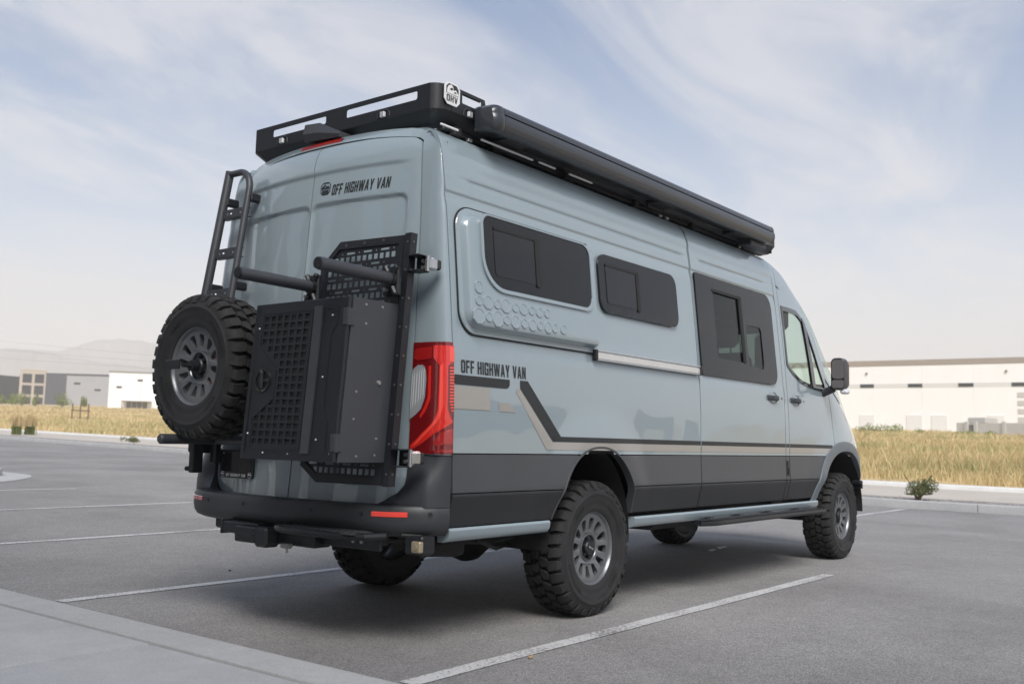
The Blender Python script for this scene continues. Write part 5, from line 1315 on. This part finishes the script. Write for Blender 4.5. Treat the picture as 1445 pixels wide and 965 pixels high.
b = MB(); b.box((LL-7.2, 1.2, 1.95), (7.0, 2.4, .22), .03); [b.box((LL-7.2+q, 2.2, .85), (.2, .2, 2.0)) for q in (-3.3, 3.3)]; b.build('entrance_canopy', M['parapet'], WL)
for k in range(4): MB().box((LL-9.1+1.3*k, .06, .95), (1.15, .1, 1.9), .02).build('entrance_glazing', M['louvre'], WL)
# the office building behind the camera, out of view, blocking some sky and mirrored in the rear doors
OB = empty('facing_building', (-9.2, 0, .14)); tag(OB, 'tan office building behind the camera, mirrored in the van rear doors', 'office building')
M['tanwall'] = mat('tan_render', (.30, .27, .24), .8, var=.06, vscale=.5)
b = MB(); wallbox(b, -20, 0, -8.5, 45, -.3, 8.6); b.build('wall', M['tanwall'], OB)
MB().box((-10, 18.25, 8.76), (20.4, 53.9, .3), .04).build('parapet', M['parapet'], OB)
fm = MB().box((.04, 0, 0), (.08, 1.70, 2.30), .01).mesh('window_frame', M['louvre']); pm = MB().box((.09, 0, 0), (.02, 1.5, 2.1)).mesh('pane', mat('mirror_window', (.55, .58, .6), .05, metal=1))
for k in range(-2, 12):
    for z in (2.0, 5.6):
        w = empty('window', (0, k*3.6+.6, z), parent=OB)
        for me in (fm, pm):
            o = bpy.data.objects.new(me.name, me); COL.objects.link(o); o.parent = w
# a long low warehouse added out of view, to darken the van side reflection
RW_ = empty('warehouse', (30, -75, -.2)); tag(RW_, 'unseen grey warehouse added right of the lot for the van side to mirror', 'warehouse')
b = MB(); wallbox(b, 0, 110, -40, 0, -1, 7.5); b.build('wall', M['wnavy'], RW_); b = MB(); wallbox(b, -.1, 110.1, -40.1, .1, 7.51, 8.0); b.build('parapet', M['parapet'], RW_)
# hills in the smoke
def hills(name, ridge, depth, label):
    ridge = [(x*.6, y*.6, z*.6+.6) for x, y, z in ridge]; depth *= .6; b = MB(); P = []; n = len(ridge)
    fine = []
    for i in range(n-1):
        for k in range(8):
            u = k/8; fine.append(tuple(ridge[i][j]*(1-u)+ridge[i+1][j]*u for j in range(3)))
    fine.append(ridge[-1])
    for q, h in ((-1, 0), (-.75, .12), (-.5, .36), (-.25, .70), (-.08, .93), (0, 1), (.3, .8), (1.0, 0)):
        row = []
        for i, (x, y, z) in enumerate(fine):
            d = Vector((x, y, 0)).normalized(); nz = (sin(i*.9)+sin(i*2.3+1)*.6)*3*(1 if 0 < abs(q) < 1 else 0.25)
            row.append((x+d.x*q*depth, y+d.y*q*depth, max(3, z*h+nz*(h > 0))))
        P.append(row)
    o = b.grid(P).build(name, M['hill'], angle=180); return tag(o, label, kind='structure')
hills('hills', [(400, 4300, 150), (900, 3950, 220), (1201, 3640, 240), (1398, 3384, 262), (1484, 3275, 258), (1603, 3123, 256), (1640, 3073, 274), (1670, 3030, 293), (1718, 2968, 299), (1765, 2908, 295), (1798, 2868, 285), (1911, 2727, 264), (2084, 2509, 236), (2346, 2182, 170), (2636, 1820, 112), (2900, 1200, 40)], 700, 'hazy mountain ridge on the horizon at left')
hills('hills', [(500, 3250, 120), (939, 2844, 172), (1115, 2615, 194), (1181, 2528, 203), (1215, 2486, 199), (1260, 2430, 186), (1328, 2345, 173), (1418, 2231, 158), (1554, 2061, 131), (1724, 1848, 102), (2000, 1400, 50)], 450, 'lower hazy foothills on the horizon at left')
# overhead wires
for k, (a, c) in enumerate((((78.6, 180.1, 16.9), (80.8, 128.9, 12.5)), ((78.7, 180.2, 15.3), (80.9, 129.0, 11.6)), ((78.9, 180.3, 13.8), (81, 129, 10.6)))):
    a, c = Vector(a), Vector(c); d = c-a; pts = []
    for i in range(25):
        t = -1.0+3.2*i/24; p = a+d*t; pts.append((p.x, p.y, p.z+.6*((t-.6)**2-.16)*.5))
    b = MB(); b.tube(pts, .009, 5); o = b.build('power_line', M['dark'])
    tag(o, ('topmost', 'middle', 'lowest')[k]+' of the three thin overhead wires crossing the hazy sky at left', 'wire', 'overhead wires at left')
# ------------- plants
def leafmat(name, c0, c1, tr=.25):
    m = bpy.data.materials.new(name); m.use_nodes = True; t = m.node_tree; b = t.nodes['Principled BSDF']; b.inputs['Roughness'].default_value = .7
    at_ = N(t, 'ShaderNodeAttribute', attribute_name='tint'); k = ramp(t, at_.outputs['Fac'], [(0, c0), (1, c1)] if len(c0) == 3 else c0)
    L(t, k.outputs[0], b.inputs['Base Color'])
    td = N(t, 'ShaderNodeBsdfTranslucent'); L(t, k.outputs[0], td.inputs[0]); mx = N(t, 'ShaderNodeMixShader'); mx.inputs[0].default_value = tr
    L(t, b.outputs[0], mx.inputs[1]); L(t, td.outputs[0], mx.inputs[2]); L(t, mx.outputs[0], t.nodes['Material Output'].inputs[0])
    return m
def fast_mesh(name, V, F3, tint, m):
    me = bpy.data.meshes.new(name); nv, nf = len(V), len(F3); k = F3.shape[1]
    me.vertices.add(nv); me.vertices.foreach_set('co', V.astype(np.float32).ravel())
    me.loops.add(nf*k); me.loops.foreach_set('vertex_index', F3.astype(np.int32).ravel())
    me.polygons.add(nf); me.polygons.foreach_set('loop_start', np.arange(0, nf*k, k, dtype=np.int32))
    me.update(calc_edges=True); a = me.attributes.new('tint', 'FLOAT', 'POINT'); a.data.foreach_set('value', tint.astype(np.float32))
    me.materials.append(m); return me
def blades(X, Yy, Z, h, w, lean_, tint):
    n = len(X); az = RNG.uniform(0, 2*pi, n); la = RNG.uniform(0, 2*pi, n); ll = lean_*h*RNG.uniform(.3, 1, n)
    dx, dy = np.cos(az)*w/2, np.sin(az)*w/2; lx_, ly_ = np.cos(la)*ll, np.sin(la)*ll
    V = np.stack([np.stack([X-dx, Yy-dy, Z], 1), np.stack([X+dx, Yy+dy, Z], 1), np.stack([X+lx_*.35+dx*.8, Yy+ly_*.35+dy*.8, Z+h*.6], 1), np.stack([X+lx_, Yy+ly_, Z+h], 1), np.stack([X+lx_*.35-dx*.8, Yy+ly_*.35-dy*.8, Z+h*.6], 1)], 1).reshape(-1, 3)
    o = (np.arange(n)*5)[:, None]; F = np.concatenate([o+np.array([[0, 1, 2]]), o+np.array([[0, 2, 4]]), o+np.array([[4, 2, 3]])])
    return V, F, np.repeat(tint, 5)
def noise2(x, y): return np.sin(x*.31+1.3*np.sin(y*.17))*np.cos(y*.23+1.1*np.sin(x*.13))+.5*np.sin(x*.9+y*.7)*np.cos(y*1.1-x*.4)
M['straw'] = leafmat('dry_grass', (.46, .345, .155), (.84, .68, .39), .3)  # straw brightened so the far field reads as sunlit
M['green'] = leafmat('green_grass', (.25, .27, .10), (.50, .48, .21), .3)
Gv = np.vectorize(G)
n = 520000
th = RNG.uniform(radians(-12), radians(80), n); r = np.exp(RNG.uniform(np.log(21), np.log(260), n))
X = -5+r*np.cos(th); Yy = -4.2+r*np.sin(th)
ok = (X > 20.5+.10*Yy+.55)
bx = (X > 150) & (Yy < 60); ok &= ~bx; ok &= ~((noise2(X*1.2+7, Yy*1.0) < -.75) & (RNG.uniform(0, 1, n) < .8))
X, Yy, r = X[ok], Yy[ok], r[ok]; Z = Gv(X, Yy)+.05
nz = noise2(X*.8, Yy*.5)+noise2(X*2.1, Yy*1.7)*.5+RNG.normal(0, .35, len(X))
gsel = (nz > 1.05) | (noise2(X*.25+3, Yy*.22)+.55*nz > .95)
gpr = (.70*np.exp(-((r-58)/13)**2)+.6*np.exp(-((r-105)/22)**2)+.35*np.exp(-((r-33)/3.5)**2))*np.clip(.55+noise2(X*.22, Yy*.16)*.8, 0, 1)
gsel |= RNG.uniform(0, 1, len(X)) < gpr
hh = np.clip(RNG.normal(.29, .11, len(X)), .08, .7)*(1+.38*noise2(X*1.5, Yy*1.2))*(1+.25*noise2(X*5.1, Yy*4.3)); tall = RNG.uniform(0, 1, len(X)) < .03; hh = np.clip(np.where(tall, hh*1.9, hh), .07, .95)
ww = np.clip(.006+r*.00062, .012, .2)*RNG.uniform(.6, 1.4, len(X)); hh = np.where(r > 60, hh*.85, hh)
tn = np.clip(RNG.normal(.5, .28, len(X))+.2*noise2(X*.5, Yy*.6), 0, 1)
for sel, nm, m, lab in ((~gsel, 'dry_grass', M['straw'], 'tall straw-coloured dry grass covering the field beyond the road'), (gsel, 'green_grass', M['green'], 'patches of green grass among the dry field')):
    V, F, T = blades(X[sel], Yy[sel], Z[sel], hh[sel]*(1 if nm == 'dry_grass' else .85), ww[sel], .6, tn[sel])
    o = bpy.data.objects.new(nm, fast_mesh(nm, V, F, T, m)); COL.objects.link(o); tag(o, lab, kind='stuff')
def leafcloud(c, rad, n, size, seed=0, clumps=9, flat=.9):
    rg = np.random.default_rng(seed); cc = rg.normal(0, .45, (clumps, 3))*np.array(rad)*np.array([1, 1, .8]); cc[:, 2] = np.abs(cc[:, 2])*.9+.15*rad[2]
    k = rg.integers(0, clumps, n); d = rg.normal(0, 1, (n, 3)); d /= np.linalg.norm(d, axis=1)[:, None]
    p = cc[k]+d*np.array(rad)*(.42*rg.uniform(.5, 1, n)**.4)[:, None]; p[:, 2] = np.maximum(p[:, 2], .03)
    u = rg.normal(0, 1, (n, 3)); u /= np.linalg.norm(u, axis=1)[:, None]; v = np.cross(u, d); s = size*rg.uniform(.6, 1.3, n)[:, None]
    V = np.stack([p-u*s, p-v*s*.5, p+u*s, p+v*s*.5], 1).reshape(-1, 3)+np.array(c)
    F = np.arange(4*n).reshape(-1, 4); t = np.repeat(np.clip(rg.normal(.5, .25, n)+.15*rg.normal(0, 1, clumps)[k], 0, 1), 4)
    return V, F, t
M['bushleaf'] = leafmat('bright_shrub_leaf', (.10, .15, .03), (.32, .38, .09), .3)
M['weedleaf'] = leafmat('weed_leaf', (.07, .09, .03), (.22, .23, .09), .25)
def bush(name, loc, rad, n, size, label, cat, group=None, m='bushleaf', seed=0, stems=4):
    e = empty(name, loc); tag(e, label, cat, group)
    V, F, T = leafcloud((0, 0, rad[2]*.25), rad, n, size, seed); o = bpy.data.objects.new('foliage', fast_mesh('foliage', V, F, T, M[m])); COL.objects.link(o); o.parent = e
    rg = random.Random(seed); b = MB()
    for k in range(stems):
        a = rg.uniform(0, 2*pi); b.tube([(0, 0, -.1), (rad[0]*.3*cos(a), rad[1]*.3*sin(a), rad[2]*.5), (rad[0]*.55*cos(a), rad[1]*.55*sin(a), rad[2]*1.0)], [rad[2]*.03, rad[2]*.02, rad[2]*.006], 5)
    b.build('stems', M['wood'], e); return e
for i, (p, rd, lab) in enumerate((((115.3, 257.2, 6.9), (1.3, 1.3, 2.2), 'small green shrub at the very left edge before the slate warehouse'), ((116.9, 255.2, 6.9), (.9, .9, 2.4), 'narrow green shrub before the left windows of the beige office'), ((116.0, 248.2, 6.5), (2.1, 2.0, 3.0), 'rounded bright green shrub in front of the beige office corner'), ((118.2, 245.4, 6.5), (1.1, 1.1, 2.3), 'smaller green shrub in front of the beige office right bay'), ((119.9, 235.1, 6.5), (2.3, 2.2, 2.5), 'wide yellow-green shrub in front of the slate bay'), ((123.2, 230.9, 6.4), (.9, .9, 2.5), 'slender green shrub in front of the grey warehouse wall'))):
    bush('shrub', p, rd, 900, .20, lab, 'shrub', 'shrubs before the far left buildings', seed=i+3)
for i, (p, rd, lab) in enumerate((((126.5, 39.2, 2.7), (.8, .8, 1.1), 'low green weed beside the van mirror at the warehouse foot'), ((127.6, 37.7, 2.8), (1.2, 1.2, 1.3), 'low green weed clump under the leftmost dock door'), ((129.2, 35.7, 2.8), (2.0, 1.6, 1.2), 'wide low green bush between the first dock doors'), ((126.4, 31.1, 2.5), (1.8, 1.5, .9), 'flat green bush left of the yard wall'), ((121.9, 25.4, 2.4), (1.6, 1.4, .9), 'green weeds growing under the yard gate'), ((121.1, 22.5, 2.4), (1.3, 1.2, .8), 'green weeds at the yard wall right of its gate'))):
    bush('weed_bush', p, rd, 500, .13, lab, 'weeds', 'weeds along the foot of the right warehouse', 'bushleaf', seed=i+20)
# kerbside weeds
WD = bush('roadside_weed', (14.02, 1.02, .12), (.40, .34, .34), 1600, .024, 'spiky green weed growing in the gravel behind the far kerb, right of the van', 'weed', None, 'weedleaf', 41, 7)
b = MB(); V_ = []
rg = random.Random(5)
for k in range(11):
    a = rg.uniform(0, 6.28); l = rg.uniform(.2, .48); b.tube([(0, 0, 0), (.12*cos(a), .12*sin(a), l*.6), (.24*cos(a), .24*sin(a), l)], [.010, .008, .012], 5)
b.build('stalks', mat('weed_stalk', (.11, .11, .04), .8), WD)
WD2 = bush('roadside_weed', (18.2, 34.2, .50), (.45, .4, .26), 450, .045, 'small grey-green weed on the strip behind the far kerb, left of the spare wheel', 'weed', None, 'weedleaf', 43, 3)
# two upright ornamental grasses on the left verge
M['gblade'] = leafmat('reed_grass_blade', (.10, .13, .03), (.24, .28, .08), .3); M['gplume'] = leafmat('reed_grass_plume', (.50, .38, .19), (.70, .56, .32), .3)
for i, (x, y, lab) in enumerate(((21.4, 51.3, 'left one of two clumps of feather reed grass on the far left verge'), (22.3, 51.6, 'right one of two clumps of feather reed grass on the far left verge'))):
    z = G(x, y)+.05; e = empty('ornamental_grass', (x, y, z)); tag(e, lab, 'ornamental grass', 'ornamental grasses on the left verge')
    for nm, m, z0, h0, n_, sp in (('blades', 'gblade', 0, .70, 420, .15), ('plumes', 'gplume', .45, .75, 260, .20)):
        xx, yy2 = RNG.normal(0, sp*.7, n_), RNG.normal(0, sp*.7, n_)
        V, F, T = blades(xx, yy2, np.full(n_, float(z0)), RNG.uniform(.6, 1, n_)*h0, np.full(n_, .035), .22, RNG.uniform(0, 1, n_))
        o = bpy.data.objects.new(nm, fast_mesh(nm, V, F, T, M[m])); COL.objects.link(o); o.parent = e
# old rail fence in the field
FE = empty('rail_fence', (44.0, 87.8, 2.3)); FE.rotation_euler = (0, 0, radians(-32)); tag(FE, 'short weathered brown post fence standing in the dry field', 'fence')
for k in range(3): MB().box((k*.72, 0, .55), (.13, .13, 1.5), .02).build('post', M['wood'], FE)
MB().box((.72, .09, .62), (1.7, .04, .12), .01).build('rail', M['wood'], FE)
# litter on the asphalt
def scrap(x, y, pts, m, label, cat, name):
    b = MB(); z = G(x, y)+.006; n_ = len(pts)
    b.add([(x+a, y+c, z+h) for a, c, h in pts]+[(x+a, y+c, z+h-.003) for a, c, h in pts], [list(range(n_)), list(range(n_, 2*n_))[::-1]]+[[i, (i+1) % n_, (i+1) % n_+n_, i+n_] for i in range(n_)])
    return tag(b.build(name, m), label, cat)
scrap(3.92, .20, [(-.05, -.025, 0), (.04, -.03, .01), (.06, .02, .015), (-.03, .03, .005)], M['white'], 'nearer white paper scrap lying under the van', 'paper scrap', 'paper_scrap')
scrap(4.22, .24, [(-.08, -.02, 0), (.07, -.03, .015), (.09, .02, .01), (-.05, .03, .012)], M['white'], 'farther white paper scrap lying under the van', 'paper scrap', 'paper_scrap')
lm = mat('dead_leaf', (.35, .24, .12), .8)
scrap(-1.19, -1.38, [(-.015, -.006, 0), (.004, -.012, .008), (.018, .002, .012), (.004, .012, .006), (-.012, .008, .01)], lm, 'tiny curled tan leaf on the near stall line', 'leaf', 'dead_leaf')
scrap(-.4, 2.05, [(-.012, -.006, 0), (.006, -.010, .004), (.014, .006, .006), (-.006, .010, .004)], M['dark'], 'dark fleck of debris on the asphalt left of the hitch', 'debris', 'debris')
# ---------------------------------------------------------------- smoke haze over the plain
HAZE = 0.00065
if HAZE:
    hm = bpy.data.materials.new('smoke_haze'); hm.use_nodes = True; t = hm.node_tree; t.nodes.clear()
    o = N(t, 'ShaderNodeOutputMaterial'); v = N(t, 'ShaderNodeVolumePrincipled'); v.inputs['Density'].default_value = HAZE; v.inputs['Color'].default_value = (.97, .955, .94, 1); v.inputs['Anisotropy'].default_value = 0
    L(t, v.outputs[0], o.inputs['Volume'])
    b = MB(); b.box((60, 60, 91), (7000, 7000, 186)); o = b.build('haze', hm); tag(o, kind='stuff')
